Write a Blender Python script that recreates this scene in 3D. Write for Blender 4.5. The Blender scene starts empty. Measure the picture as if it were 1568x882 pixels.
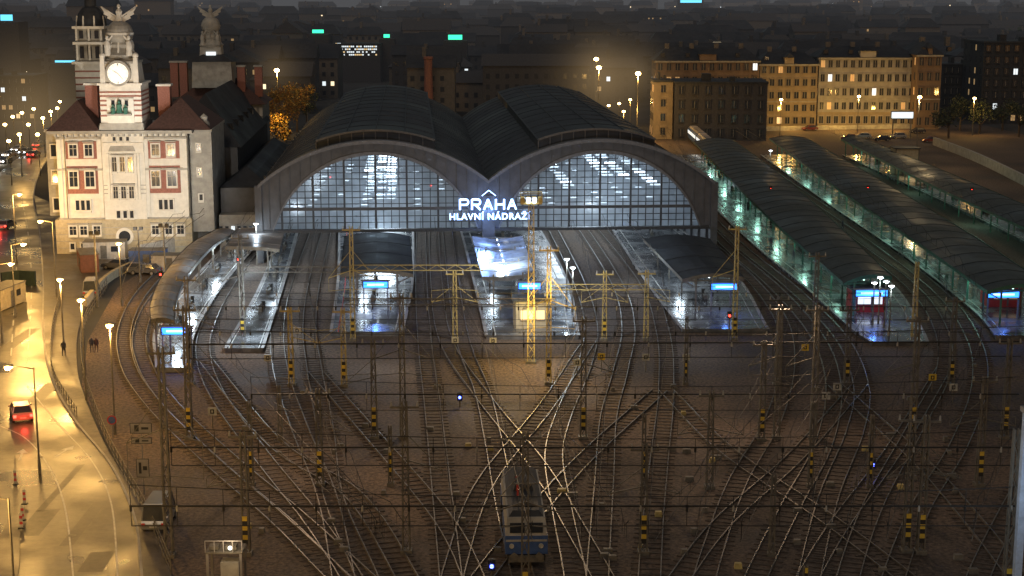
import bpy, math, random
from mathutils import Vector, Matrix
R=random.Random(7)
rad=math.radians
# ------------------------------------------------------------------ survey
# camera height 39 m, focal 54.5 mm, pitch 11 deg.  G() converts a surveyed
# sight line (1568x882 frame) to a real-world position at a known height.
F=2375.0; CH=39.0; PT=math.atan(461/F); SP,CP=math.sin(PT),math.cos(PT)
def G(u,v,z=0.0):
    dx=u-784; a=441-v
    dy=a*SP+F*CP; dz=a*CP-F*SP
    t=(CH-z)/(-dz)
    return (dx*t,dy*t)
def ZF(v,Y): return CH-Y*math.tan(PT-math.atan((441-v)/F))
def XF(u,Y,z=0): return (u-784)*(Y*CP+(CH-z)*SP)/F
ROT=rad(3.7)
scene=bpy.context.scene
scene.view_settings.view_transform='Standard'; scene.view_settings.look='None'; scene.view_settings.exposure=0
# ------------------------------------------------------------------ materials
def M(name,col,rough=.7,metal=0.,var=.25,scale=2.,bump=0.,emit=None,es=0.,big=0.,spec=.5):
    m=bpy.data.materials.new(name); m.use_nodes=True; nt=m.node_tree; N=nt.nodes; L=nt.links
    b=N['Principled BSDF']
    b.inputs['Roughness'].default_value=rough; b.inputs['Metallic'].default_value=metal
    b.inputs['Specular IOR Level'].default_value=spec
    c=(col[0],col[1],col[2],1)
    if emit:
        b.inputs['Base Color'].default_value=c
        b.inputs['Emission Color'].default_value=(*emit,1); b.inputs['Emission Strength'].default_value=es
        m.cycles.emission_sampling='NONE'
        return m
    tc=N.new('ShaderNodeTexCoord'); n=N.new('ShaderNodeTexNoise'); n.inputs['Scale'].default_value=scale; n.inputs['Detail'].default_value=6
    n.inputs['Roughness'].default_value=.65
    L.new(tc.outputs['Object'],n.inputs['Vector'])
    r=N.new('ShaderNodeValToRGB'); r.color_ramp.elements[0].position=.3; r.color_ramp.elements[1].position=.7
    r.color_ramp.elements[0].color=tuple(x*(1-var) for x in col)+(1,)
    r.color_ramp.elements[1].color=tuple(min(1,x*(1+var)) for x in col)+(1,)
    L.new(n.outputs['Fac'],r.inputs['Fac'])
    out=r.outputs['Color']
    if big>0:
        n2=N.new('ShaderNodeTexNoise'); n2.inputs['Scale'].default_value=big; n2.inputs['Detail'].default_value=4
        L.new(tc.outputs['Object'],n2.inputs['Vector'])
        r2=N.new('ShaderNodeValToRGB'); r2.color_ramp.elements[0].position=.35; r2.color_ramp.elements[1].position=.65
        r2.color_ramp.elements[0].color=(.5,.5,.5,1); r2.color_ramp.elements[1].color=(1.2,1.18,1.15,1)
        L.new(n2.outputs['Fac'],r2.inputs['Fac'])
        mx=N.new('ShaderNodeMixRGB'); mx.blend_type='MULTIPLY'; mx.inputs[0].default_value=1
        L.new(out,mx.inputs[1]); L.new(r2.outputs['Color'],mx.inputs[2]); out=mx.outputs[0]
        mr=N.new('ShaderNodeMapRange'); mr.inputs[1].default_value=.35; mr.inputs[2].default_value=.65
        mr.inputs[3].default_value=max(.08,rough-.15); mr.inputs[4].default_value=min(1,rough+.15)
        L.new(n2.outputs['Fac'],mr.inputs[0]); L.new(mr.outputs[0],b.inputs['Roughness'])
    L.new(out,b.inputs['Base Color'])
    if bump>0:
        bp=N.new('ShaderNodeBump'); bp.inputs['Strength'].default_value=bump; bp.inputs['Distance'].default_value=.06
        L.new(n.outputs['Fac'],bp.inputs['Height']); L.new(bp.outputs['Normal'],b.inputs['Normal'])
    return m
ballast=M('ballast',(.118,.084,.062),.9,var=.85,scale=3.2,bump=.9,big=.06)
soil=M('city_ground',(.035,.035,.035),.9,var=.5,scale=.05)
asphalt=M('wet_asphalt',(.076,.067,.052),.38,var=.4,scale=1.3,bump=.3,big=.12)
paving=M('paving',(.09,.08,.07),.5,var=.35,scale=1.5,bump=.2,big=.2)
plat=M('platform_wet',(.13,.133,.14),.22,var=.35,scale=1.2,bump=.15,big=.25)
white=M('paint_white',(.42,.42,.39),.5,var=.4,scale=2)
rail=M('rail_steel',(.19,.17,.15),.45,.5,var=.5,scale=2)
sleeper=M('sleeper',(.085,.066,.052),.9,var=.6,scale=1)
mast=M('mast_steel',(.14,.128,.105),.6,.1,var=.35)
mastY=M('mast_lamplit_ochre',(.42,.33,.12),.6,var=.4)  # ochre puts the yellow lamplight into the mast colour
black=M('black_paint',(.02,.02,.02),.6)
yel=M('yellow_paint',(.62,.43,.05),.6,var=.3)
wire=M('wire',(.016,.015,.014),.7)
wireL=M('contact_wire_copper',(.10,.08,.06),.6)
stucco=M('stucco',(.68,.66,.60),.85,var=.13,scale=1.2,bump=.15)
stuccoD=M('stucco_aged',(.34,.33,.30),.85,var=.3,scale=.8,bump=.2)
stone=M('rusticated_stone',(.44,.38,.26),.85,var=.22,scale=2,bump=.4)
brick=M('red_brick',(.30,.13,.10),.85,var=.3,scale=5,bump=.3)
tile=M('roof_tile_red',(.085,.045,.038),.75,var=.4,scale=3,bump=.3)
slate=M('slate',(.026,.030,.038),.7,var=.4,scale=1,bump=.2,big=.15)
vault=M('vault_sheet',(.036,.044,.058),.65,var=.4,scale=.35,big=.05)
vaultR=M('vault_seam',(.042,.050,.064),.65,var=.35,scale=.35)
rib=M('vault_rib',(.12,.12,.125),.55,var=.3)
fascia=M('fascia_steel',(.066,.066,.070),.6,var=.3,scale=.6)
frame=M('mullion',(.03,.032,.036),.5)
winD=M('window_dark',(.03,.035,.045),.12,spec=.8)
winS=M('window_sash',(.35,.33,.28),.6)
canR=M('canopy_roof',(.042,.052,.050),.55,var=.45,scale=.8,big=.12)
canP=M('canopy_roof_pale',(.30,.285,.28),.5,var=.25,scale=.8,big=.15)
canL=M('canopy_roof_wet',(.34,.38,.45),.16,var=.3,scale=.8,big=.2)
green=M('green_steel',(.05,.16,.12),.5)
redp=M('red_paint',(.38,.03,.03),.45)
bluep=M('blue_paint',(.05,.10,.26),.4)
rubber=M('rubber',(.02,.02,.02),.8)
wood=M('container_sheet',(.5,.46,.4),.6)
def E(name,c,s): return M(name,c,emit=c,es=s)
eWhite=E('lamp_white',(.8,.9,1.),14); eSod=E('lamp_sodium',(1.,.64,.2),30); eCool=E('tube_cool',(.8,.93,1.),5)
eBlue=E('display_blue',(.04,.26,1.),2.6); eSign=E('neon_sign',(.36,.56,1.),4.6); eGreenT=E('tube_green',(.6,1.,.85),2.8); eHall=E('hall_tube',(.82,.93,1.),2.6)
eWarm=E('window_warm',(1.,.72,.36),.8); eWarm2=E('window_dim',(1.,.66,.3),.2); eWin=E('window_white',(.85,.95,1.),1.0)
eRed=E('lamp_red',(1.,.05,.03),8); eB2=E('lamp_blue',(.08,.12,1.),14); eGrn=E('neon_green',(.05,1.,.5),1.6); eCy=E('neon_cyan',(.15,.7,1.),1.3)
eCity=E('city_light',(1.,.8,.5),1.4); eClock=E('clock_dial',(1.,.95,.85),.45)
# ------------------------------------------------------------------ mesh builder
class B:
    def __init__(s): s.v=[];s.f=[];s.m=[];s.mats=[]
    def mi(s,m):
        if m not in s.mats: s.mats.append(m)
        return s.mats.index(m)
    def poly(s,pts,m):
        i=len(s.v); s.v+= [tuple(p) for p in pts]; s.f.append(tuple(range(i,i+len(pts)))); s.m.append(s.mi(m))
    def hexa(s,p,m):
        i=len(s.v); s.v+=[tuple(q) for q in p]; k=s.mi(m)
        for f in ((3,2,1,0),(4,5,6,7),(0,1,5,4),(1,2,6,5),(2,3,7,6),(3,0,4,7)):
            s.f.append(tuple(i+j for j in f)); s.m.append(k)
    def box(s,x0,x1,y0,y1,z0,z1,m,tx=0,ty=0):
        s.hexa([(x0,y0,z0),(x1,y0,z0),(x1,y1,z0),(x0,y1,z0),(x0+tx,y0+ty,z1),(x1-tx,y0+ty,z1),(x1-tx,y1-ty,z1),(x0+tx,y1-ty,z1)],m)
    def beam(s,a,b,w,m,h=None):
        a=Vector(a);b=Vector(b);d=(b-a)
        if d.length<1e-5:return
        d.normalize(); up=Vector((0,0,1)) if abs(d.z)<.95 else Vector((0,1,0))
        sx=d.cross(up).normalized(); sy=sx.cross(d).normalized(); h=h or w
        sx*=w/2; sy*=h/2
        s.hexa([a-sx-sy,a+sx-sy,a+sx+sy,a-sx+sy,b-sx-sy,b+sx-sy,b+sx+sy,b-sx+sy],m)
    def cyl(s,a,b,r0,r1,m,n=10,cap=True):
        a=Vector(a);b=Vector(b);d=(b-a).normalized(); up=Vector((0,0,1)) if abs(d.z)<.95 else Vector((0,1,0))
        sx=d.cross(up).normalized(); sy=sx.cross(d).normalized(); i=len(s.v); k=s.mi(m)
        for j in range(n):
            t=2*math.pi*j/n; o=sx*math.cos(t)+sy*math.sin(t); s.v.append(tuple(a+o*r0)); s.v.append(tuple(b+o*r1))
        for j in range(n):
            q=(j+1)%n; s.f.append((i+2*j,i+2*q,i+2*q+1,i+2*j+1)); s.m.append(k)
        if cap:
            s.f.append(tuple(i+2*j for j in range(n))[::-1]); s.m.append(k); s.f.append(tuple(i+2*j+1 for j in range(n))); s.m.append(k)
    def lathe(s,c,prof,m,n=14):
        i=len(s.v); k=s.mi(m)
        for r,z in prof:
            for j in range(n):
                t=2*math.pi*j/n+.2; s.v.append((c[0]+r*math.cos(t),c[1]+r*math.sin(t),c[2]+z))
        for a in range(len(prof)-1):
            for j in range(n):
                q=(j+1)%n; s.f.append((i+a*n+j,i+a*n+q,i+(a+1)*n+q,i+(a+1)*n+j)); s.m.append(k)
    def sph(s,c,r,m,n=10,sq=(1,1,1)):
        i=len(s.v); k=s.mi(m); h=n//2+1
        for a in range(h+1):
            p=math.pi*a/h
            for j in range(n):
                t=2*math.pi*j/n; s.v.append((c[0]+sq[0]*r*math.sin(p)*math.cos(t),c[1]+sq[1]*r*math.sin(p)*math.sin(t),c[2]-sq[2]*r*math.cos(p)))
        for a in range(h):
            for j in range(n):
                q=(j+1)%n; s.f.append((i+a*n+j,i+a*n+q,i+(a+1)*n+q,i+(a+1)*n+j)); s.m.append(k)
    def hip(s,x0,x1,y0,y1,z,h,m,inset):
        a,b_,c,d=(x0,y0,z),(x1,y0,z),(x1,y1,z),(x0,y1,z)
        if (x1-x0)>(y1-y0):
            ym=(y0+y1)/2; e=(x0+inset,ym,z+h); f=(x1-inset,ym,z+h)
            s.poly([a,b_,f,e],m);s.poly([c,d,e,f],m);s.poly([b_,c,f],m);s.poly([d,a,e],m)
        else:
            xm=(x0+x1)/2; e=(xm,y0+inset,z+h); f=(xm,y1-inset,z+h)
            s.poly([a,b_,e],m);s.poly([b_,c,f,e],m);s.poly([c,d,f],m);s.poly([d,a,e,f],m)
    def obj(s,name,loc=(0,0,0),rz=0.,parent=None,bevel=0,smooth=False):
        me=bpy.data.meshes.new(name); me.from_pydata(s.v,[],s.f)
        for m in s.mats: me.materials.append(m)
        me.polygons.foreach_set('material_index',s.m)
        if smooth: me.polygons.foreach_set('use_smooth',[True]*len(s.f))
        me.update(); o=bpy.data.objects.new(name,me); scene.collection.objects.link(o)
        o.location=loc; o.rotation_euler=(0,0,rz)
        if parent: o.parent=parent
        if bevel:
            md=o.modifiers.new('bevel','BEVEL'); md.width=bevel; md.segments=2
        return o
def empty(name,loc=(0,0,0),rz=0.):
    o=bpy.data.objects.new(name,None); scene.collection.objects.link(o); o.location=loc; o.rotation_euler=(0,0,rz); return o
def light(name,loc,power,col,kind='POINT',size=.3,aim=None,ang=120,blend=.6,parent=None):
    l=bpy.data.lights.new(name,kind); l.energy=power; l.color=col
    if kind=='SPOT': l.spot_size=rad(ang); l.spot_blend=blend
    l.shadow_soft_size=size
    o=bpy.data.objects.new(name,l); scene.collection.objects.link(o); o.location=loc
    if aim is not None: o.rotation_euler=(Vector(aim)-Vector(loc)).to_track_quat('-Z','Y').to_euler()
    if parent: o.parent=parent
    return o
SOD=(1.,.55,.14); COOL=(.70,.86,1.); WARM=(1.,.78,.5); GRN=(.45,1.,.78)
# glowing mist put in as self-lit radial emission volumes, for lamp halos
mist_glow=bpy.data.materials.new('lamp_glow_volume'); mist_glow.use_nodes=True; nt=mist_glow.node_tree; nt.nodes.clear()
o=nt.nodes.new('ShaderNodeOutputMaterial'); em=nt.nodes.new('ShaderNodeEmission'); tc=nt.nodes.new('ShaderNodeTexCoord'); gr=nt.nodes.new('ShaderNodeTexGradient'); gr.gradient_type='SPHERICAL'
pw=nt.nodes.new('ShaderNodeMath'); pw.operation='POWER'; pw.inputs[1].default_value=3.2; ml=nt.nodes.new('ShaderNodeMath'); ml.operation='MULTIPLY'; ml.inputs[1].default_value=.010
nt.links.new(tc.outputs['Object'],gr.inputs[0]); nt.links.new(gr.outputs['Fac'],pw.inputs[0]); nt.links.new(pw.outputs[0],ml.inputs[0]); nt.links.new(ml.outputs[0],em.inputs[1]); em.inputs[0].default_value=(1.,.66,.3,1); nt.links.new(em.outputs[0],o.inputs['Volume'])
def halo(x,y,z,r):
    b=B(); b.sph((0,0,0),1,mist_glow,12); ob=b.obj('lamp_glow_volume',(x,y,z)); ob.scale=(r,r,r)
def cat(pts,step):
    P=[Vector((p[0],p[1],0)) for p in pts]; P=[2*P[0]-P[1]]+P+[2*P[-1]-P[-2]]; out=[]
    for i in range(1,len(P)-2):
        n=max(2,int((P[i+1]-P[i]).length/.5))
        for k in range(n):
            t=k/n; a,b,c,d=P[i-1],P[i],P[i+1],P[i+2]
            out.append(.5*((2*b)+(c-a)*t+(2*a-5*b+4*c-d)*t*t+(3*b-3*c+d-a)*t**3))
    out.append(P[-2]); res=[out[0]]; acc=0
    for i in range(1,len(out)):
        acc+=(out[i]-out[i-1]).length
        if acc>=step: res.append(out[i]); acc=0
    if (res[-1]-out[-1]).length>.05: res.append(out[-1])
    return res
def resN(pts,n):
    c=cat(pts,.4); L=[0]
    for i in range(1,len(c)): L.append(L[-1]+(c[i]-c[i-1]).length)
    out=[]; j=0
    for k in range(n):
        t=L[-1]*k/(n-1)
        while j<len(L)-2 and L[j+1]<t: j+=1
        f=(t-L[j])/max(1e-6,L[j+1]-L[j]); out.append(c[j].lerp(c[j+1],min(1,max(0,f))))
    return out
def gl(lst,z=0.): return [G(u,v,z) for u,v in lst]
# ------------------------------------------------------------------ ground
b=B(); b.poly([(-6000,-300,0),(6000,-300,0),(6000,9000,0),(-6000,9000,0)],soil); b.obj('ground')
b=B()
L=gl([(330,960),(262,882),(215,760),(150,650),(125,590),(135,520),(180,440),(260,385),(400,330),(560,240),(800,215),(1000,207),(1500,190),(1750,250),(1900,500),(1900,960)])
b.poly([(x,y,.004) for x,y in L][::-1],ballast); b.obj('railway_ballast')
def ribbon(bb,A,C,z,m,zb=None,n=40):
    a=resN(A,n); c=resN(C,n)
    for i in range(n-1):
        bb.poly([(a[i].x,a[i].y,z),(c[i].x,c[i].y,z),(c[i+1].x,c[i+1].y,z),(a[i+1].x,a[i+1].y,z)],m)
        if zb is not None:
            bb.poly([(a[i].x,a[i].y,zb),(a[i].x,a[i].y,z),(a[i+1].x,a[i+1].y,z),(a[i+1].x,a[i+1].y,zb)],m)
            bb.poly([(c[i].x,c[i].y,z),(c[i].x,c[i].y,zb),(c[i+1].x,c[i+1].y,zb),(c[i+1].x,c[i+1].y,z)],m)
    if zb is not None:
        for k in (0,n-1): bb.poly([(a[k].x,a[k].y,zb),(c[k].x,c[k].y,zb),(c[k].x,c[k].y,z),(a[k].x,a[k].y,z)],m)
    return a,c
def line(bb,pts,w,z,m,dash=None,h=0,step=.8):
    p=cat(pts,step)
    for i in range(len(p)-1):
        if dash and (int(i*step/dash)%2): continue
        d=(p[i+1]-p[i]).normalized(); s=Vector((-d.y,d.x,0))*w/2; a,c=p[i],p[i+1]
        if h: bb.hexa([(a.x-s.x,a.y-s.y,z),(a.x+s.x,a.y+s.y,z),(c.x+s.x,c.y+s.y,z),(c.x-s.x,c.y-s.y,z),(a.x-s.x,a.y-s.y,z+h),(a.x+s.x,a.y+s.y,z+h),(c.x+s.x,c.y+s.y,z+h),(c.x-s.x,c.y-s.y,z+h)],m)
        else: bb.poly([(a.x-s.x,a.y-s.y,z),(a.x+s.x,a.y+s.y,z),(c.x+s.x,c.y+s.y,z),(c.x-s.x,c.y-s.y,z)],m)
REdge=[(222,960),(216,870),(205,790),(168,710),(112,640),(76,570),(66,500),(66,430),(60,350),(52,300),(66,255),(100,215)]
LEdge=[(-330,960),(-300,870),(-290,790),(-270,710),(-250,640),(-240,570),(-200,500),(-140,430),(-80,350),(-30,300),(10,255),(70,215)]
b=B(); ribbon(b,gl(LEdge),gl(REdge),.008,asphalt,n=90); b.obj('road')
b=B()
line(b,gl(REdge),.18,.004,stuccoD,h=.13)
line(b,gl([(-10,648),(40,672),(78,720),(100,780),(112,882),(115,930)]),.12,.013,white)
line(b,gl([(40,590),(90,650),(140,705),(170,770),(180,882),(182,930)]),.12,.013,white)
line(b,gl([(15,570),(20,500),(25,420),(22,350),(15,300)]),.15,.013,white,dash=3)
line(b,gl([(40,560),(46,500),(48,420),(42,350),(32,300)]),.15,.013,white,dash=3)
for u,v,s in ((38,697,1),(92,692,-1)):
    x,y=G(u,v); 
    b.poly([(x-.1,y-1.5,.014),(x+.1,y-1.5,.014),(x+.1*1-.4*s,y+.6,.014),(x-.1-.4*s,y+.6,.014)],white)
    b.poly([(x-.5-.4*s,y+.6,.014),(x+.5-.4*s,y+.6,.014),(x-.7*s,y+1.8,.014)],white)
b.obj('road_markings')
patch=M('asphalt_patch',(.05,.044,.037),.5,var=.4,scale=2); b=B()
for u,v,w_,l_ in ((60,800,.9,3),(130,800,.5,5),(70,600,.8,4),(150,860,.9,2),(95,745,.3,6),(30,520,.8,6)):
    x,y=G(u,v); b.poly([(x-w_,y-l_,.0105),(x+w_*.9,y-l_*.95,.0105),(x+w_*.8,y+l_,.0105),(x-w_*1.1,y+l_*.9,.0105)],patch)
for u,v in ((110,820),(60,700),(30,830)): x,y=G(u,v); b.cyl((x,y,.011),(x,y,.016),.33,.33,mast,16)
b.obj('road_repairs')
b=B(); ribbon(b,gl(REdge[:-2]),gl([(300,960),(262,882),(222,780),(165,690),(130,610),(118,560),(122,500),(150,440),(215,398),(250,385)]),.13,paving,zb=0,n=60); b.obj('pavement')
b=B(); ribbon(b,gl([(-60,960),(-20,860),(12,800),(20,770),(22,700)]),gl([(20,960),(30,860),(30,800),(28,770),(24,700)]),.14,paving,zb=0,n=20); b.obj('traffic_island')
# ------------------------------------------------------------------ tracks
T=[
 [(330,360),(288,385),(225,440),(192,500),(196,560),(236,622),(326,710),(430,800),(520,890),(600,960)],
 [(350,360),(305,392),(243,450),(214,510),(224,565),(265,625),(350,705),(450,790),(560,890),(640,960)],
 [(425,340),(355,430),(318,500),(312,550),(335,610),(400,700),(480,800),(540,890),(580,960)],
 [(476,335),(440,430),(425,500),(430,570),(460,660),(500,760),(525,882),(530,960)],
 [(505,335),(482,430),(474,500),(482,570),(498,660),(510,760),(560,882),(590,960)],
 [(645,335),(645,430),(650,520),(662,620),(675,740),(690,882),(698,960)],
 [(683,335),(694,430),(708,520),(738,600),(756,680),(775,780),(800,882),(815,960)],
 [(664,335),(668,430),(682,520),(740,610),(820,710),(880,810),(930,900),(960,960)],
 [(838,335),(885,430),(905,500),(895,560),(862,640),(848,700),(860,780),(880,880),(890,960)],
 [(882,335),(942,430),(962,500),(950,570),(932,640),(925,740),(915,882),(912,960)],
 [(908,335),(985,430),(1015,510),(1020,600),(1010,700),(1000,800),(990,960)],
 [(1035,335),(1130,410),(1190,480),(1206,550),(1186,640),(1130,740),(1090,850),(1060,960)],
 [(1020,235),(1068,310),(1130,375),(1210,440),(1285,515),(1318,590),(1310,660),(1270,760),(1240,882),(1230,960)],
 [(1008,235),(1052,310),(1110,375),(1185,440),(1250,515),(1276,590),(1262,680),(1210,780),(1160,882),(1130,960)],
 [(1125,235),(1208,300),(1310,375),(1390,435),(1436,495),(1446,565),(1400,660),(1340,770),(1300,882),(1290,960)],
 [(1142,235),(1235,300),(1345,375),(1440,450),(1490,520),(1500,590),(1470,680),(1410,780),(1370,882),(1350,960)],
 [(1265,235),(1430,330),(1560,415),(1640,500),(1640,620),(1560,760),(1500,882),(1480,960)],
 [(1010,600),(900,700),(800,810),(730,900),(700,960)],
 [(1318,590),(1220,700),(1110,800),(1040,890),(1000,960)],
 [(1446,565),(1370,690),(1290,800),(1240,882),(1200,960)],
 [(1020,600),(1110,690),(1270,800),(1400,900),(1460,960)],
 [(482,570),(580,680),(680,800),(730,900),(750,960)],
 [(905,520),(840,620),(745,740),(700,860),(680,960)],
 [(1276,590),(1400,700),(1490,800),(1568,900)],
 [(312,550),(420,680),(540,760),(620,882),(650,960)],
]
bs=B(); br=B(); bw=B()
for ti,tr in enumerate(T):
    P=cat(gl(tr),.66); n=len(P); zz=.012+.0012*ti
    for i in range(n):
        d=(P[min(n-1,i+1)]-P[max(0,i-1)]).normalized(); s=Vector((-d.y,d.x,0))
        c=P[i]; ww=1.3+R.uniform(-.06,.06)
        q=[c-s*ww-d*.13,c+s*ww-d*.13,c+s*ww+d*.13,c-s*ww+d*.13]
        bs.hexa([(k.x,k.y,.0) for k in q]+[(k.x,k.y,.03+zz) for k in q],sleeper)
        if i<n-1:
            d2=(P[min(n-1,i+2)]-P[i]).normalized(); s2=Vector((-d2.y,d2.x,0)); c2=P[i+1]
            for g in (-.75,.75):
                o1=c+s*g; o2=c2+s2*g; w=s*.04; w2=s2*.04; zt=.2+zz
                br.hexa([(o1.x-w.x,o1.y-w.y,.03),(o1.x+w.x,o1.y+w.y,.03),(o2.x+w2.x,o2.y+w2.y,.03),(o2.x-w2.x,o2.y-w2.y,.03),
                         (o1.x-w.x,o1.y-w.y,zt),(o1.x+w.x,o1.y+w.y,zt),(o2.x+w2.x,o2.y+w2.y,zt),(o2.x-w2.x,o2.y-w2.y,zt)],rail)
    if ti<19:
        Q=cat(gl(tr),12.)
        for i in range(len(Q)-1):
            a,c=Q[i],Q[i+1]; mm=(a+c)/2
            bw.beam((a.x,a.y,5.6),(c.x,c.y,5.6),.04,wireL)
            bw.beam((a.x,a.y,6.9),(mm.x,mm.y,6.2),.035,wire); bw.beam((mm.x,mm.y,6.2),(c.x,c.y,6.9),.035,wire)
            for t,z_ in ((.25,6.55),(.5,6.2),(.75,6.55)): p=a.lerp(c,t); bw.beam((p.x,p.y,5.6),(p.x,p.y,z_),.02,wire)
bs.obj('railway_sleepers'); br.obj('railway_rails'); bw.obj('overhead_contact_wires')
# ------------------------------------------------------------------ platforms
def platform(Lp,Rp,name='railway_platform',edge=white):
    b=B(); a,c=ribbon(b,gl(Lp),gl(Rp),.5,plat,zb=0,n=36)
    A=[(p.x,p.y) for p in a]; C=[(p.x,p.y) for p in c]
    ins=lambda P,Q,t:[(p[0]+(q[0]-p[0])*t,p[1]+(q[1]-p[1])*t) for p,q in zip(P,Q)]
    line(b,ins(A,C,.10),.12,.505,edge,step=2); line(b,ins(A,C,.90),.12,.505,white,step=2)
    line(b,A,.35,.504,canP,h=.02,step=2); line(b,C,.35,.504,canP,h=.02,step=2)
    for i in range(4,32,4):
        p=((A[i][0]+C[i][0])/2,(A[i][1]+C[i][1])/2); b.box(p[0]-.25,p[0]+.25,p[1]-.9,p[1]+.9,.92,.98,mast); b.box(p[0]-.04,p[0]+.04,p[1]-.9,p[1]+.9,.98,1.4,mast)
        for s in (-.7,.7): b.box(p[0]-.2,p[0]+.2,p[1]+s-.04,p[1]+s+.04,.5,.92,mast)
        b.cyl((p[0],p[1]+2,.5),(p[0],p[1]+2,1.3),.22,.25,black,8)
    b.obj(name); return a,c
platform([(385,340),(308,420),(243,500),(240,570)],[(425,345),(350,430),(300,510),(289,570)])
platform([(440,335),(400,440),(345,540)],[(462,335),(440,420),(402,540)])
platform([(520,335),(518,430),(507,515)],[(632,335),(632,430),(616,515)],edge=redp)
platform([(700,335),(722,420),(745,520)],[(815,335),(866,430),(886,520)])
platform([(925,335),(985,430),(1045,510)],[(1015,335),(1120,420),(1176,510)])
platform([(1035,240),(1085,310),(1150,375),(1228,440),(1300,505),(1335,530)],[(1108,240),(1185,310),(1275,375),(1365,440),(1408,505),(1420,530)])
platform([(1165,240),(1275,320),(1390,400),(1490,480),(1525,520)],[(1240,240),(1380,320),(1500,400),(1600,480),(1640,520)])
platform([(1290,240),(1440,310),(1580,380),(1700,450)],[(1340,240),(1500,310),(1650,380),(1790,450)])
def canopy(Lp,Rp,z,m,name='platform_canopy',rise=.6,ncol=8,colm=green,n=30,lampn=0,power=0,lc=COOL,tube=eGreenT,lt=.3):
    e=empty(name); b=B(); a=resN(gl(Lp,z),n); c=resN(gl(Rp,z),n); K=6
    def pt(i,k,dz=0):
        t=k/K; p=a[i].lerp(c[i],t); h=rise*math.sin(math.pi*t) if rise>0 else rise*(1-abs(2*t-1))
        return (p.x,p.y,z+h+dz)
    for i in range(n-1):
        for k in range(K):
            b.poly([pt(i,k),pt(i,k+1),pt(i+1,k+1),pt(i+1,k)],m); b.poly([pt(i,k,-.15),pt(i,k+1,-.15),pt(i+1,k+1,-.15),pt(i+1,k,-.15)],canP)
        for k in (0,K): b.poly([pt(i,k,.08),pt(i+1,k,.08),pt(i+1,k,-.35),pt(i,k,-.35)],colm)
    for i in range(0,n,2):
        for k in range(K): b.beam(pt(i,k,.02),pt(i,k+1,.02),.06,m)
    for k in range(K):
        for i in (0,n-1): b.poly([pt(i,k,.05),pt(i,k+1,.05),pt(i,k+1,-.4),pt(i,k,-.4)],colm)
    b.obj('roof',parent=e)
    b=B(); tb=B()
    A=resN(gl(Lp,z),ncol); C=resN(gl(Rp,z),ncol)
    for i in range(ncol):
        for t in (.22,.78):
            p=A[i].lerp(C[i],t); b.beam((p.x,p.y,.5),(p.x,p.y,z+.2),.2,colm)
            q=A[i].lerp(C[i],.02 if t<.5 else .98); b.beam((p.x,p.y,z-1.1),(q.x,q.y,z-.2),.12,colm)
        p=A[i].lerp(C[i],.02); q=A[i].lerp(C[i],.98); b.beam((p.x,p.y,z-.2),(q.x,q.y,z-.2),.14,colm)
    b.obj('columns',parent=e)
    nl=ncol*2
    A=resN(gl(Lp,z),nl); C=resN(gl(Rp,z),nl)
    for i in range(nl-1):
        for t in (.12,.5,.88):
            p=A[i].lerp(C[i],t); q=A[i+1].lerp(C[i+1],t); q=p.lerp(q,.3); tb.beam((p.x,p.y,z-.42),(q.x,q.y,z-.42),.13,tube)
    tb.obj('tube_lights',parent=e)
    if lampn:
        A=resN(gl(Lp,z),lampn*2+1); C=resN(gl(Rp,z),lampn*2+1)
        for i in range(lampn):
            p=A[2*i+1].lerp(C[2*i+1],lt); light('platform_light',(p.x,p.y,z-.6),power,lc,parent=e,size=.5)
    return e
canopy([(330,352),(290,375),(250,420),(231,460),(230,490)],[(362,354),(325,378),(290,418),(272,455),(268,492)],4.3,canP,ncol=7,colm=mast,rise=.3,lampn=3,power=900,lc=COOL,tube=eCool,lt=.9)
canopy([(362,350),(345,378)],[(436,352),(428,382)],4.3,canP,ncol=3,colm=mast,rise=.15,n=6,lampn=1,power=1400,tube=eCool)
canopy([(527,362),(521,420)],[(628,362),(633,420)],4.2,slate,ncol=4,colm=mast,n=8,lampn=1,power=500,tube=eCool)
canopy([(722,362),(738,424)],[(800,362),(818,418)],4.2,canL,ncol=4,colm=mast,n=8,lampn=1,power=700,rise=-.4,tube=eCool)
canopy([(985,366),(1045,428)],[(1088,366),(1140,425)],4.2,slate,ncol=4,colm=mast,n=8,lampn=1,power=500,tube=eCool)
canopy([(1062,217),(1106,262),(1180,335),(1292,434)],[(1122,214),(1188,262),(1272,335),(1366,424)],4.5,canR,ncol=26,n=60,lampn=7,power=290,lc=GRN)
canopy([(1178,212),(1278,285),(1395,365),(1512,446)],[(1236,212),(1372,290),(1490,362),(1610,440)],4.5,canR,ncol=26,n=60,lampn=7,power=270,lc=GRN)
canopy([(1288,213),(1420,280),(1560,345),(1700,410)],[(1322,211),(1470,272),(1620,335),(1780,400)],4.5,canR,ncol=20,n=50,lampn=4,power=240,lc=GRN)
for u,v,w in ((270,507,3.),(575,436,2.9),(811,438,2.6),(1110,439,3.2),(1335,449,3.7),(1537,451,3.6)):
    x,y=G(u,v,3.6); b=B(); h=w/2
    b.box(-h-.15,h+.15,.0,.3,3.15,4.05,black); b.box(-h,h,-.03,-.003,3.25,3.95,eBlue); b.box(-h*.7,h*.7,-.05,-.033,3.5,3.72,eWin)
    for s in (-h,h): b.box(s-.08,s+.08,.05,.2,.5,3.15,mast)
    b.box(-h-.3,h+.3,-.2,.5,4.053,4.15,mast)
    e=b.obj('departure_display_board',(x,y,0),ROT*(.3)); light('display_glow',(0,-1.1,3.),260,(.08,.24,1.),parent=e)
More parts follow.
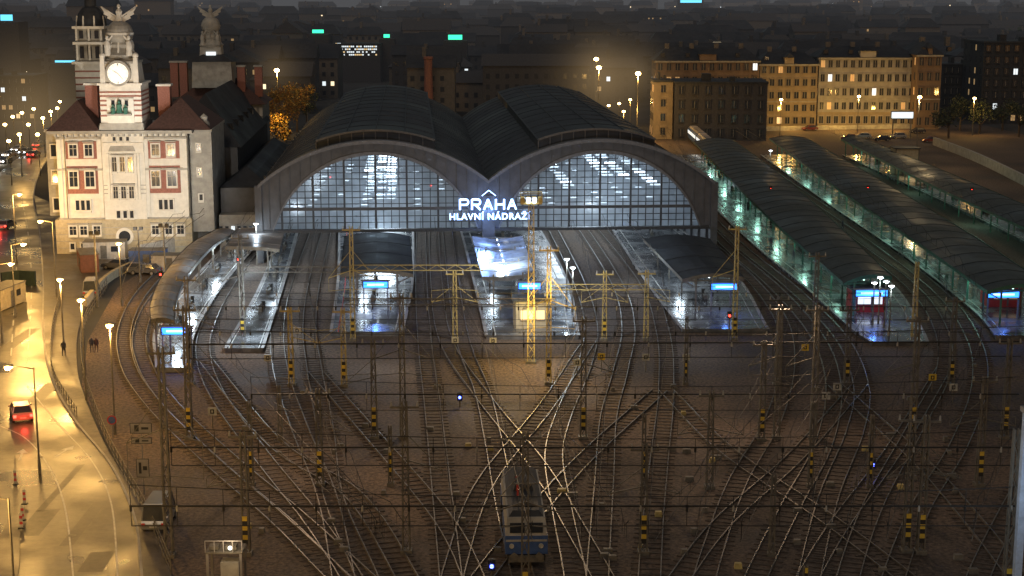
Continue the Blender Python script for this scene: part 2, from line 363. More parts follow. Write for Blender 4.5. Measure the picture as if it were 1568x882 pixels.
# ------------------------------------------------------------------ arched train hall
HX,HY=-3.4,222.
hall=empty('train_station_hall',(HX,HY,0),ROT)
W=32.9; HL=113.
def outer(x):
    d=abs(abs(x)-16.2); return -8.2+math.sqrt(max(0,25.4**2-d*d))
def inner(x):
    d=abs(abs(x)-16.2); 
    return .5+math.sqrt(15.2**2-d*d) if d<15.1 else 0
ZB=4.8
b=B(); N=132
for i in range(N):
    x0=-W+2*W*i/N; x1=-W+2*W*(i+1)/N
    a0,a1=max(ZB,inner(x0)),max(ZB,inner(x1))
    b.hexa([(x0,0,a0),(x1,0,a1),(x1,.8,a1),(x0,.8,a0),(x0,0,outer(x0)),(x1,0,outer(x1)),(x1,.8,outer(x1)),(x0,.8,outer(x0))],fascia)
    b.hexa([(x0,-.5,outer(x0)-.1),(x1,-.5,outer(x1)-.1),(x1,1.2,outer(x1)-.1),(x0,1.2,outer(x0)-.1),(x0,-.5,outer(x0)+.4),(x1,-.5,outer(x1)+.4),(x1,1.2,outer(x1)+.4),(x0,1.2,outer(x0)+.4)],rib)
    if a0>ZB+.1 or a1>ZB+.1:
        b.hexa([(x0,-.3,a0-.25),(x1,-.3,a1-.25),(x1,-.003,a1-.25),(x0,-.003,a0-.25),(x0,-.3,a0+.25),(x1,-.3,a1+.25),(x1,-.003,a1+.25),(x0,-.003,a0+.25)],rib)
    if i%3==0 and outer(x0)-a0>.6: b.box(x0-.06,x0+.06,-.12,-.004,a0+.3,outer(x0)-.15,fascia)
for x in (-W,W): b.box(x-.5,x+.5,-.3,.9,0,outer(W)+.2,fascia)
b.box(-.9,.9,-.35,.9,0,9.5,fascia)
b.box(-W+.6,W-.6,-.2,.5,ZB-.45,ZB-.05,frame)
b.obj('facade_arches',parent=hall)
gm=bpy.data.materials.new('hall_glass'); gm.use_nodes=True; nt=gm.node_tree; nt.nodes.clear()
o=nt.nodes.new('ShaderNodeOutputMaterial'); mx=nt.nodes.new('ShaderNodeMixShader'); tr=nt.nodes.new('ShaderNodeBsdfTransparent'); tl=nt.nodes.new('ShaderNodeBsdfTranslucent'); gs=nt.nodes.new('ShaderNodeBsdfGlossy'); m2=nt.nodes.new('ShaderNodeMixShader')
tr.inputs[0].default_value=(.7,.78,.85,1); tl.inputs[0].default_value=(.55,.60,.66,1); gs.inputs['Roughness'].default_value=.15
m2.inputs[0].default_value=.12; nt.links.new(tl.outputs[0],m2.inputs[1]); nt.links.new(gs.outputs[0],m2.inputs[2])
tcn=nt.nodes.new('ShaderNodeTexCoord'); nz=nt.nodes.new('ShaderNodeTexNoise'); nz.inputs['Scale'].default_value=.5; mr=nt.nodes.new('ShaderNodeMapRange'); mr.inputs[3].default_value=.3; mr.inputs[4].default_value=.75
nt.links.new(tcn.outputs['Object'],nz.inputs[0]); nt.links.new(nz.outputs['Fac'],mr.inputs[0]); nt.links.new(mr.outputs[0],mx.inputs[0])
nt.links.new(tr.outputs[0],mx.inputs[1]); nt.links.new(m2.outputs[0],mx.inputs[2]); nt.links.new(mx.outputs[0],o.inputs[0])
b=B(); bm_=B()
for c in (-16.2,16.2):
    hs=14.55; pts=[(c-hs,.4,ZB),(c+hs,.4,ZB)]
    for k in range(33):
        t=math.acos(hs/15.2); ang=t+(math.pi-2*t)*k/32
        pts.append((c+15.2*math.cos(ang),.4,.5+15.2*math.sin(ang)))
    b.poly(pts,gm)
    nv=26
    for k in range(nv+1):
        d=-hs+2*hs*k/nv; zt=.5+math.sqrt(15.2**2-d*d); w=.28 if k%4==1 else .12
        bm_.box(c+d-w/2,c+d+w/2,.25-w/2,.37,ZB,zt,frame)
    z=ZB+.9
    while z<15.4:
        hw=math.sqrt(15.2**2-(z-.5)**2) if z>.5+math.sqrt(15.2**2-hs*hs) else hs
        bm_.box(c-hw,c+hw,.28,.36,z-.055,z+.055,frame); z+=.9
    hw=math.sqrt(15.2**2-(7.7-.5)**2); bm_.box(c-hw,c+hw,.0,.24,7.5,7.9,fascia)
b.obj('glass_screen',parent=hall); bm_.obj('glazing_bars',parent=hall)
b=B(); r=B()
N=72
xs=[-W+2*W*i/N for i in range(N+1)]
for j in range(20):
    y0=.8+HL*j/20; y1=.8+HL*(j+1)/20
    for i in range(N): b.poly([(xs[i],y0,outer(xs[i])),(xs[i+1],y0,outer(xs[i+1])),(xs[i+1],y1,outer(xs[i+1])),(xs[i],y1,outer(xs[i]))],vault)
    for i in range(N): r.beam((xs[i],y0+3,outer(xs[i])+.02),(xs[i+1],y0+3,outer(xs[i+1])+.02),.12,vaultR)
for c in (-16.2,16.2):
    K=20
    mp=lambda k,dz: (c-8.6+17.2*k/K, outer(c-8.6+17.2*k/K)+dz)
    for k in range(K):
        (xa,za),(xb,zb)=mp(k,1.3),mp(k+1,1.3)
        b.poly([(xa,5,za),(xb,5,zb),(xb,HL-2,zb),(xa,HL-2,za)],vault)
        b.poly([(xa,5,za-1.4),(xb,5,zb-1.4),(xb,5,zb),(xa,5,za)],vaultR)
        b.poly([(xa,HL-2,za-1.4),(xb,HL-2,zb-1.4),(xb,HL-2,zb),(xa,HL-2,za)],vault)
        r.beam((xa,4.7,za+.05),(xb,4.7,zb+.05),.5,rib,.28)
        for q in range(1,12): r.beam((xa,5+q*9,za+.02),(xb,5+q*9,zb+.02),.12,vaultR)
        if k%2==0: r.beam((xa,4.85,za-.1),(xa,4.85,za-1.3),.15,rib)
    for k in (0,K):
        xa,za=mp(k,1.3); b.poly([(xa,5,za),(xa,HL-2,za),(xa,HL-2,za-1.5),(xa,5,za-1.5)],vault); r.beam((xa,4.7,za),(xa,HL-2,za),.3,vaultR,.15)
    for k in (5,10,15):
        xa,za=mp(k,1.35); r.beam((xa,5,za),(xa,HL-2,za),.15,vaultR)
b.obj('vault_roof',parent=hall); r.obj('roof_ribs',parent=hall)
b=B()
for s in (-1,1):
    b.box(s*W-.25,s*W+.25,1.3,HL,0,outer(W)-.15,fascia)
    for j in range(18): b.box(s*W-.6,s*W+.6,3+j*6.2,3.5+j*6.2,0,outer(W)-.2,fascia)
for i in range(N): 
    x0,x1=xs[i],xs[i+1]; b.hexa([(x0,HL+.85,0),(x1,HL+.85,0),(x1,HL+1.2,0),(x0,HL+1.2,0),(x0,HL+.85,outer(x0)),(x1,HL+.85,outer(x1)),(x1,HL+1.2,outer(x1)),(x0,HL+1.2,outer(x0))],fascia)
b.obj('side_walls',parent=hall)
b=B(); lm=B()
for c in (-16.2,16.2):
    for y in (9,22,35,50,68,88):
        for k in range(16):
            a0=rad(15+k*150/16); a1=rad(15+(k+1)*150/16)
            b.beam((c+15.6*math.cos(a0),y,.6+15.8*math.sin(a0)),(c+15.6*math.cos(a1),y,.6+15.8*math.sin(a1)),.45,fascia,.6)
    for y in range(6,100,4):
        for dx in (-1.3,.5,2.1) if c<0 else (-4,1.8,4.2,9.):
            if R.random()<.15: continue
            l=1.3 if c<0 else 1.6
            zc=11.5 if dx not in (-4,9.) else 10.
            lm.box(c+dx-l/2,c+dx+l/2,y,y+.3,zc,zc+.22,eWhite if R.random()<.3 else eHall); b.beam((c+dx,y+.15,zc+.2),(c+dx,y+.15,14.5),.04,frame)
            if c<0 and y<50: lm.box(c+dx-l/2,c+dx+l/2,y+1,y+1.3,8.2,8.4,eHall)
    for y in range(6,70,6):
        for dx in (-10,-6,-2,2,6,10):
            if R.random()<.35: continue
            lm.box(c+dx-.5,c+dx+.5,y,y+.25,6.6,6.72,eHall)
b.obj('arch_trusses',parent=hall); lm.obj('hall_luminaires',parent=hall)
for c in (-16.2,16.2):
    for y,p in ((8,2100),(24,3800),(55,3800)):
        light('hall_light',(c,y,9.),p,COOL,parent=hall,size=2.5)
def text(s,name,size,loc,m,parent,ext=.08,off=.0):
    cu=bpy.data.curves.new(name,'FONT'); cu.body=s; cu.size=size; cu.align_x='CENTER'; cu.extrude=ext; cu.offset=off
    cu.materials.append(m); o=bpy.data.objects.new(name,cu); scene.collection.objects.link(o); o.location=loc; o.rotation_euler=(rad(90),0,0); o.parent=parent; return o
e=empty('station_name_sign',(HX,HY,0),ROT)
# block letters of the upper line built from tubes
b=B(); lw=.30
LT={'P':[((0,0),(0,1)),((0,1),(.8,1)),((.8,1),(1,.86)),((1,.86),(1,.62)),((1,.62),(.8,.48)),((.8,.48),(0,.48))],
    'A':[((0,0),(.5,1)),((.5,1),(1,0)),((.22,.36),(.78,.36))],'H':[((0,0),(0,1)),((1,0),(1,1)),((0,.5),(1,.5))]}
LT['R']=LT['P']+[((.42,.48),(1.02,0))]
for i,chh in enumerate('PRAHA'):
    ox=-4.15+i*1.72; lw_,lh=1.18,1.5
    for (xa,za),(xb,zb) in LT[chh]: b.beam((ox+xa*lw_,-1.3,7.62+za*lh),(ox+xb*lw_,-1.3,7.62+zb*lh),lw*.85,eSign,lw*.8)
b.obj('line_top',parent=e)
t=text('HLAVNÍ NÁDRAŽÍ','line_bottom',1.28,(.1,-1.3,6.2),eSign,e,.08,.025); t.data.space_character=1.14
b=B()
for x in (-4,-2,0,2,4): b.box(x-.05,x+.05,-1.1,-.4,5.9,9.2,frame)
b.box(-5.4,5.4,-1.12,-1.0,6.02,6.1,frame); b.box(-5,5,-1.12,-1.,7.36,7.44,frame)
b.beam((-1,-1.2,9.6),(0,-1.2,10.4),.1,eSign); b.beam((1,-1.2,9.6),(0,-1.2,10.4),.1,eSign)
b.obj('sign_frame',parent=e); light('sign_glow',(0,-2.5,7.2),1500,(.25,.45,1.),parent=e,size=1)
# ------------------------------------------------------------------ station building with clock tower
BY=228.; BX=XF(188,BY,15)
sb=empty('station_building',(BX,BY,0),ROT)
lx=lambda u:(u-188)/10.3
zf=lambda v:ZF(v,BY)
b=B()
x0,x1=lx(90),lx(285); ze=zf(204)
b.box(x0,x1,0,16,5.2,ze,stucco)
b.box(x0-.7,x1+.3,-.5,17,0,5.2,stone)
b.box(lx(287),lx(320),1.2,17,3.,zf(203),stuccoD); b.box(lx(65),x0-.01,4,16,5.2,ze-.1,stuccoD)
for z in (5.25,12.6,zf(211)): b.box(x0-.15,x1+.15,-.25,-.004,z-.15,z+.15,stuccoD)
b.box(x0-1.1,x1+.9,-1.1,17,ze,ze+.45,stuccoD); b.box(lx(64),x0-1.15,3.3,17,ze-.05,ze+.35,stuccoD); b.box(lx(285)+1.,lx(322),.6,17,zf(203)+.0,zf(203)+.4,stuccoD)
for k in range(24):
    x=x0+ (x1-x0)*k/23; b.box(x-.15,x+.15,-.9,-.27,ze-.4,ze-.004,stuccoD)
for z in (1,2,3,4): b.box(x0-.75,x1+.35,-.54,-.503,z-.04,z+.04,stuccoD)
for u in (93,153,223,281): b.box(lx(u)-.32,lx(u)+.32,-.2,-.004,5.45,zf(213),stucco)
for u in (99,282): b.cyl((lx(u)+.3,-.3,5.4),(lx(u)+.3,-.3,ze),.07,.07,mast,6)
b.obj('walls',parent=sb)
b=B()
for ua,ub in ((103,150),(226,273)):
    b.box(lx(ua),lx(ub),-.12,-.005,zf(243),zf(216),brick)
    b.box(lx(ua),lx(ub),-.12,-.005,zf(296),zf(254),brick)
b.obj('brick_panels',parent=sb)
b=B()
def win(ua,ub,va,vb,d=-.15,m=winD,fr=.18,mid=True):
    xa,xb,za,zb=lx(ua),lx(ub),zf(vb),zf(va)
    b.box(xa,xb,d-.05,d+.02,za,zb,m)
    b.box(xa-fr,xa,d-.18,d+.02,za-fr,zb+fr,stucco); b.box(xb,xb+fr,d-.18,d+.02,za-fr,zb+fr,stucco)
    b.box(xa,xb,d-.18,d+.02,zb,zb+fr,stucco); b.box(xa-fr,xb+fr,d-.32,d+.02,za-fr-.15,za-fr-.003,stucco)
    b.box(xa,xb,d-.15,d+.02,za-fr,za,stucco)
    if mid:
        b.box((xa+xb)/2-.05,(xa+xb)/2+.05,d-.09,d-.052,za,zb,winS); b.box(xa,xb,d-.10,d-.092,za+(zb-za)*.62,za+(zb-za)*.62+.09,winS)
        b.box(xa-fr-.1,xb+fr+.1,d-.4,d-.0,zb+fr+.15,zb+fr+.32,stuccoD)
for o_ in (0,123):
    win(109+o_,120+o_,221,238); win(132+o_,143+o_,221,238)
    win(107+o_,119+o_,262,285); win(131+o_,144+o_,262,285)
for o_ in (0,125):
    for u in (114,122,130): win(u+o_,u+5.5+o_,306,321,-.06,mid=False)
for u in (174,186,198): win(u-2,u+5,240,262,-.44,fr=.12); win(u-2,u+5,285,303,-.44,fr=.12)
for u in (177,187,197): win(u-1.5,u+4,322,333,-.44,fr=.1,mid=False)
for u in (175,185,195): win(u,u+4.5,209,215,-.44,fr=.1,mid=False)
for u in (104,120,140,228,248,266): win(u,u+10,345,358,-.58); 
for u in (104,120,140,228,250): win(u,u+6,371,380,-.58,mid=False)
win(298,303,222,232,1.15,mid=False); win(299,304,300,309,1.15,mid=False); win(298,303,260,270,1.15,mid=False)
for v in (225,265,308): win(72,80,v,v+18,3.9,mid=False)
b.obj('windows',parent=sb)
b=B()
b.box(lx(158),lx(221),-.4,8,5.2,zf(203)+1,stucco)
b.box(lx(160),lx(220),-.6,-.405,zf(232),zf(218),stucco); b.hip(lx(168),lx(208),-.8,-.4,zf(232)+.1,.8,stuccoD,.3)
for z in (9.,9.6,10.2): b.box(lx(158),lx(221),-.45,-.403,z,z+.12,stuccoD)
for u in (166,170.5,207,211.5): b.box(lx(u)-.18,lx(u)+.18,-.62,-.404,zf(305),zf(234),stucco)
b.box(lx(156),lx(223),-.9,7.4,zf(203)+.45,zf(188),stuccoD,.15,.15)
b.box(lx(159),lx(220),-.5,6.4,zf(188),zf(130),stucco)
for v in (178,170,162,155,148,142): b.box(lx(158.5),lx(220.5),-.56,6.5,zf(v),zf(v)+.24,brick)
b.box(lx(169),lx(209),-.75,-.56,zf(197),zf(150),stucco)
for u in (176,186,196): b.box(lx(u),lx(u+5),-.78,-.752,zf(162),zf(153),winD); b.box(lx(u)-.1,lx(u+5)+.1,-.85,-.752,zf(153),zf(152),stuccoD)
b.box(lx(156),lx(223),-.9,7,zf(130),zf(127),stucco); 
b.box(lx(163),lx(216),-.4,5.6,zf(127),zf(97),stucco,.3,.3)
for u in (165,214): b.box(lx(u)-.4,lx(u)+.4,-.75,.2,zf(127),zf(88),stucco,.1,.1); b.sph((lx(u),-.3,zf(85)),.45,stucco)
b.box(lx(168),lx(211),-.1,5,zf(97)+.02,zf(90),stuccoD,.2,.2)
b.box(lx(164),lx(215),-.5,5.6,zf(97),zf(96)+.2,stuccoD)
b.obj('clock_tower',parent=sb)
b=B(); cx,cz=lx(188),zf(112)
b.cyl((cx,-.95,cz),(cx,-.3,cz),1.85,1.85,stuccoD,28); b.cyl((cx,-.97,cz),(cx,-.951,cz),1.5,1.5,eClock,28)
for k in range(12):
    a=k*math.pi/6; b.beam((cx+1.15*math.sin(a),-.99,cz+1.15*math.cos(a)),(cx+1.45*math.sin(a),-.99,cz+1.45*math.cos(a)),.12,black,.02)
b.beam((cx,-1.,cz),(cx-.72,-1.,cz+.45),.2,black,.02); b.beam((cx,-1.02,cz),(cx+.8,-1.02,cz-.95),.15,black,.02)
b.obj('clock_face',parent=sb)
def globe(b,cx,cy,zb_,zg,s=1.,m1=stuccoD,m2=stucco):
    b.lathe((cx,cy,zb_),[(2.3*s,0),(2.5*s,.5*s),(2.0*s,.9*s),(1.5*s,1.5*s),(1.7*s,2.0*s),(1.3*s,2.6*s),(1.2*s,3*s)],m1,16)
    b.sph((cx,cy,zg),1.95*s,m1,18); b.cyl((cx,cy,zg-.15),(cx,cy,zg+.15),2.02*s,2.02*s,m2,20)
    for k in range(8):
        a=k*math.pi/4; b.cyl((cx+2.0*s*math.cos(a),cy+2.0*s*math.sin(a),zb_+.5*s),(cx+1.5*s*math.cos(a),cy+1.5*s*math.sin(a),zg-1.2*s),.16*s,.12*s,m2,6)
    for sx in (-1,1):
        for yy in (-.8,.8):
            fx=cx+sx*1.55*s; b.lathe((fx,cy+yy-1,zb_+.4*s),[(.55*s,0),(.42*s,.8*s),(.5*s,1.5*s),(.34*s,2.1*s),(.16*s,2.3*s),(.26*s,2.5*s),(.2*s,2.85*s),(0,2.95*s)],m2,9)
            b.beam((fx,cy+yy-1,zb_+2.4*s),(fx-sx*.9*s,cy+yy*.7-1,zb_+3.5*s),.22*s,m2)
        zw=zg+2.2*s
        pts=[(0,0),(.9,.5),(1.6,1.3),(2.4,1.7),(1.9,.9),(2.0,.6),(1.4,.3),(1.5,0),(.9,-.3),(.3,-.6)]
        for dy in (-.2,.05):
            q=[(cx+sx*(.2+p)*s,cy+dy,zw+z*s) for p,z in pts]; b.poly(q,m2)
        b.beam((cx+sx*.3*s,cy-.1,zw+.2*s),(cx+sx*2.5*s,cy-.1,zw+1.65*s),.2*s,m2)
    b.lathe((cx,cy,zg+1.7*s),[(.8*s,-.2*s),(.6*s,.5*s),(.4*s,1.*s),(.5*s,1.5*s),(.28*s,1.8*s),(.14*s,1.95*s),(.28*s,2.15*s),(.22*s,2.45*s),(0,2.6*s)],m2,10)
b=B(); globe(b,cx,2.2,zf(90),zf(52)); b.obj('globe_statue',parent=sb)
b=B()
b.lathe((cx,-1.2,zf(172)),[(.5,0),(.35,.7),(.42,1.2),(.15,1.4),(.25,1.6),(0,1.9)],green,8)
for s in (-1,1): b.lathe((cx+s*.9,-1.2,zf(174)),[(.4,0),(.3,.5),(.36,.9),(.12,1.1),(.2,1.3),(0,1.5)],green,8)
b.box(cx-1.7,cx+1.7,-1.5,-.78,zf(176),zf(173),stuccoD); b.obj('statue_group',parent=sb)
b=B()
b.hip(x0-1.2,lx(157),-1,17,ze+.46,4.2,tile,4.); b.hip(lx(222),lx(322),-.5,17,ze+.46,4.4,tile,5.)
for u,va in ((135,125),(245,127)):
    b.box(lx(u)-.9,lx(u)+.9,5,7,ze+1,zf(va)-.8,brick); b.box(lx(u)-1.1,lx(u)+1.1,4.8,7.2,zf(va)-.8,zf(va)-.5,stucco)
b.lathe((lx(309),2,zf(203)+.4),[(.9,0),(.8,.8),(.5,1.2),(.6,1.7),(0,2.2)],stuccoD,8)
for u in (110,250,285): b.box(lx(u)-.4,lx(u)+.4,1.6,3.,ze+1.2,ze+2.2,stuccoD); b.box(lx(u)-.25,lx(u)+.25,1.55,1.597,ze+1.3,ze+2.,winD)
b.obj('roofs_and_chimneys',parent=sb)
b=B(); b.cyl((lx(186),-.62,zf(361)),(lx(186),-.5,zf(361)),1.3,1.3,stucco,20); b.cyl((lx(186),-.66,zf(361)),(lx(186),-.622,zf(361)),.85,.85,winD,20); b.obj('round_window',parent=sb)
b=B(); ww_=11.5
b.box(lx(222),lx(222)+ww_,17.5,70,0,14,fascia); b.hip(lx(222)-.6,lx(222)+ww_+.6,17.1,71,14,8,slate,8)
for k in range(6): yy=22+k*8; b.box(lx(222)+ww_-3,lx(222)+ww_-1.2,yy,yy+1.6,15.2,17.4,slate); b.box(lx(222)+ww_-1.19,lx(222)+ww_-1.15,yy+.3,yy+1.3,15.6,17,winD)
b.box(lx(320)+.5,lx(403),6,60,0,9,fascia); b.hip(lx(320)+.3,lx(405),5.5,61,9,2.8,slate,4)
b.box(lx(320)+.5,lx(405),3.,5.9,0,5.2,stuccoD)
for k in range(9): b.box(lx(325)+k*.9,lx(325)+k*.9+.5,2.9,2.99,1,3.5,eWin if k%4==2 else winD)
b.obj('rear_wings',parent=sb)
b=B(); y2=20; cx2=-8.1
zs=lambda v:ZF(v,BY+y2)
b.box(cx2-2.4,cx2+2.4,y2,y2+5,0,zs(98),stucco); b.box(cx2-2.8,cx2+2.8,y2-.4,y2+5.4,zs(98),zs(94),stucco)
for v in (150,140,130,120,110): b.box(cx2-2.45,cx2+2.45,y2-.05,y2+5.05,zs(v),zs(v)+.24,brick)
b.box(cx2-2.0,cx2+2.0,y2+.3,y2+4.7,zs(94),zs(40),stuccoD,.1,.1)
for va,vb in ((92,68),(62,44)):
    for k in (-1.2,0,1.2):
        b.box(cx2+k-.32,cx2+k+.32,y2+.1,y2+.22,zs(va-3),zs(vb+3),winD)
        b.cyl((cx2+k*1.6-.0,y2,zs(va)),(cx2+k*1.6,y2,zs(vb)),.2,.18,stucco,8)
    b.box(cx2-2.5,cx2+2.5,y2-.3,y2+5.2,zs(vb),zs(vb-4),stucco)
b.lathe((cx2,y2+2.5,zs(40)),[(2.4,0),(2.3,1),(1.9,2),(1.3,2.8),(.9,3.),(.9,4.2),(.5,5),(.1,5.6),(.05,7)],slate,14)
for k in range(8):
    a=k*math.pi/4+.4; b.cyl((cx2+2.2*math.cos(a),y2+2.5+2.2*math.sin(a),zs(40)),(cx2+2.2*math.cos(a),y2+2.5+2.2*math.sin(a),zs(40)+1.6),.25,.1,stucco,6)
b.obj('rear_tower',parent=sb)
pv=empty('station_domed_pavilion',(XF(332,290,15),290,0),ROT); b=B()
z9=lambda v:ZF(v,290)
b.box(-8,8.5,0,14,0,z9(160),stuccoD); b.hip(-8.6,9.2,-.6,14.6,z9(160),4.5,tile,6)
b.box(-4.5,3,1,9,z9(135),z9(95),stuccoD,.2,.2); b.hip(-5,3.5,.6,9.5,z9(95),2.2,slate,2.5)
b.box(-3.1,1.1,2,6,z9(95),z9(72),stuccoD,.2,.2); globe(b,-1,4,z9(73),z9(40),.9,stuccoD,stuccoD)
for x in (-8,-6.3,1.6,4.4,7.6): b.box(x-.7,x+.7,3,4.6,z9(150),z9(97 if x<0 else 104),brick); b.box(x-.85,x+.85,2.85,4.75,z9(97 if x<0 else 104),z9(97 if x<0 else 104)+.3,stuccoD)
b.box(-1.8,0,1.9,1.98,z9(88),z9(80),eWin)
for k in range(5): b.box(3.5+k*1.1,4.1+k*1.1,-.05,-.003,z9(178),z9(165),stucco)
b.obj('pavilion_body',parent=pv)
light('pavilion_fill_spot',(XF(332,290)-3,262,24),3800,(1.,.9,.75),'SPOT',.3,(XF(332,290)-1,294,30),80)  # bare spot added to brighten the pavilion, no fixture
light('rear_tower_fill_spot',(BX-5,BY+9,24),1200,(1.,.88,.7),'SPOT',.3,(BX-9,BY+22,31),80)  # bare spot added to brighten the rear tower, no fixture
def flood(u,v,h,aim,power,col,ang=60,name='added_flood_mast'):  # invented poles added to carry the facade floodlighting
    x,y=G(u,v); b=B(); b.cyl((0,0,0),(0,0,h),.14,.09,mast,8); b.box(-.6,.6,-.15,.15,h,h+.12,mast)
    for s in (-.4,.4): b.box(s-.22,s+.22,-.2,.25,h+.12,h+.5,black)
    o=b.obj(name,(x,y,0)); light('flood',(x,y+.5,h+.6),power,col,'SPOT',.25,aim,ang,.7)
flood(150,470,9,(BX-1,BY,15),22000,(1.,.93,.80),55)
flood(255,455,9,(BX+2,BY,12),15000,(1.,.93,.82),55)
flood(215,432,7,(BX,BY,27),14000,(1.,.95,.87),36)
# ------------------------------------------------------------------ lattice masts and cross spans
def lattice(b,x,y,h,w=.55,m=mast,stripe=0,z0=0,w2=None):
    w2=w2 or w*.6; n=int(h/1.0)
    def c(k,i):
        t=k/n; ww=(w+(w2-w)*t)/2; sx,sy=((-1,-1),(1,-1),(1,1),(-1,1))[i]; return (x+sx*ww,y+sy*ww,z0+h*t)
    for i in range(4):
        b.beam(c(0,i),c(n,i),.10,m)
        for k in range(n):
            j=(i+1)%4
            b.beam(c(k,i) if k%2 else c(k,j),c(k+1,j) if k%2 else c(k+1,i),.055,m)
    b.box(x-w*.8,x+w*.8,y-w*.8,y+w*.8,0,.3,mast)
    for k in range(stripe): b.box(x-w/2+.08,x+w/2-.08,y-w/2-.08,y-w/2-.05,.9+k*.34,1.24+k*.34,yel if k%2 else black)
rows=[(170,[(372,mast,12),(541,mastY,13),(697,mastY,8),(925,mastY,8),(989,mastY,8),(1125,mastY,13),(1247,mast,10),(1398,mastY,9)]),
      (150,[(290,mast,11),(447,mastY,8),(528,mastY,8),(840,mastY,14),(1050,mast,7),(1190,mast,9),(1297,mast,8),(1455,mast,9)]),
      (131,[(290,mast,12),(430,mast,5),(573,mast,9),(617,mast,13),(893,mast,11),(1165,mast,9),(1190,mast,12),(1245,mast,12),(1398,mast,11),(1540,mast,9)]),
      (118,[(385,mast,7),(490,mast,8),(598,mast,5),(985,mast,6),(1085,mast,8),(1240,mast,7),(1330,mast,6),(1500,mast,9)]),
      (103,[(262,mast,15),(378,mast,9),(622,mast,11),(985,mast,8),(1180,mast,6),(1410,mast,10),(1390,mast,10)]),
      (93,[(804,mast,12),(1232,mast,3),(1540,mast,12)])]
for Y,ms in rows:
    for u,m,h in ms:
        b=B(); lattice(b,0,0,h,.5 if h>7 else .34,m,stripe=R.choice((0,6,6,6)) if Y<140 else R.choice((0,5,5)))
        if h>7 and R.random()<.9:
            for s in R.choice(((-1,),(1,),(-1,1))):
                b.beam((0,0,h*.62),(s*2.6,0,h*.55),.08,m); b.beam((0,0,h*.8),(s*2.6,0,h*.55),.05,m); b.beam((s*2.6,0,h*.55),(s*2.6,0,5.6),.04,m); b.beam((0,0,5.9),(s*2.6,0,5.7),.05,m)
            b.box(-1.,1.,-.06,.06,h-.5,h-.35,m)
            for q in (-.9,.9): b.cyl((q,0,h-.35),(q,0,h),.09,.05,stuccoD,6)
        b.obj('catenary_mast',(XF(u,Y),Y+R.uniform(-.5,.5),0))
def span(Y,u0,u1,z,sag=.8,w=.075,dy=0,n=20,low=True):
    x0,x1=XF(u0,Y,z),XF(u1,Y,z)
    b=B()
    for k in range(n):
        t0,t1=k/n,(k+1)/n; X0,X1=x0+(x1-x0)*t0,x0+(x1-x0)*t1; Y0,Y1=Y+dy*t0,Y+dy*t1
        b.beam((X0,Y0,z),(X1,Y1,z),w,wire)
        if low: b.beam((X0,Y0,z-1.3),(X1,Y1,z-1.3),w*.55,wire)
        b.beam((X0,Y0,z+1.4-sag*4*t0*(1-t0)*1.),(X1,Y1,z+1.4-sag*4*t1*(1-t1)),w*.45,wire)
        b.beam((X0,Y0,z-1.3),(X0,Y0,z+1.4-sag*4*t0*(1-t0)),w*.4,wire)
        b.cyl((X0,Y0,z-.35),(X0,Y0,z+.05),.08,.08,stuccoD if k%2 else wire,6)
    b.obj('catenary_cross_span')
span(131,290,1570,8.6,dy=1,w=.11); span(118,385,1560,7.6,w=.09); span(103,262,1600,7.8,w=.10); span(93,200,1620,7.0,w=.10); span(150,290,850,8); span(150,850,1480,8); span(161,372,1400,7.2,w=.06,low=False); span(139,290,1500,7.9,w=.06,low=False,n=26)
def portal(Y,u0,u1,z,m):
    b=B(); x0,x1=XF(u0,Y,z),XF(u1,Y,z); n=int((x1-x0)/1.)
    for a in (0,.6): b.beam((x0,Y,z+a),(x1,Y,z+a),.09,m)
    for k in range(n):
        X0=x0+(x1-x0)*k/n; X1=x0+(x1-x0)*(k+1)/n; b.beam((X0,Y,z+(.6 if k%2 else 0)),(X1,Y,z+(0 if k%2 else .6)),.05,m)
    b.obj('catenary_portal_beam')
portal(170,372,541,7.8,mast); portal(170,541,740,8.,mastY); portal(168,842,990,6.2,mastY); portal(150,528,850,8.2,mast)
fx,fy=G(813,556)
b=B(); lattice(b,0,0,17,.7,mastY,w2=.5); b.box(-1.1,1.1,-.8,.8,17,17.15,mastY)
for s in (-.9,-.3,.3,.9): b.box(s-.2,s+.2,-.95,-.7,17.2,17.65,eWhite if abs(s)<.5 else mastY); b.box(s-.2,s+.2,.7,.95,17.2,17.65,mastY)
for s in (-1.1,1.1): b.beam((s,-.8,17.15),(s,-.8,18.1),.08,mastY); b.beam((s,.8,17.15),(s,.8,18.1),.08,mastY)
b.beam((-1.1,-.8,18.1),(1.1,-.8,18.1),.08,mastY); b.beam((-1.1,.8,18.1),(1.1,.8,18.1),.08,mastY)
b.obj('floodlight_tower',(fx,fy,0))
light('yard_flood',(fx,fy-1.5,17.6),14000,(1.,.68,.40),'SPOT',.5,(fx+1,fy-36,0),112,.95)
light('platform_flood',(fx,fy+1.5,17.6),14000,(.85,.9,1.),'SPOT',.5,(fx-1,fy+30,0),110,.9)
light('yard_lamp',(fx-.8,fy-2.5,6),2000,(1.,.62,.10),size=.3); light('yard_lamp',(XF(840,150)+1,148.5,10),900,(1.,.66,.16),size=.3)
for u,v,h,p in ((1190,655,12,3800),(450,690,12,3800)):
    x,y=G(u,v); light('yard_fill_spot',(x,y,h+.5),p,(1.,.66,.40),'SPOT',.5,(x,y-12,0),140,1.)  # bare spots added to lift the yard, no fixtures
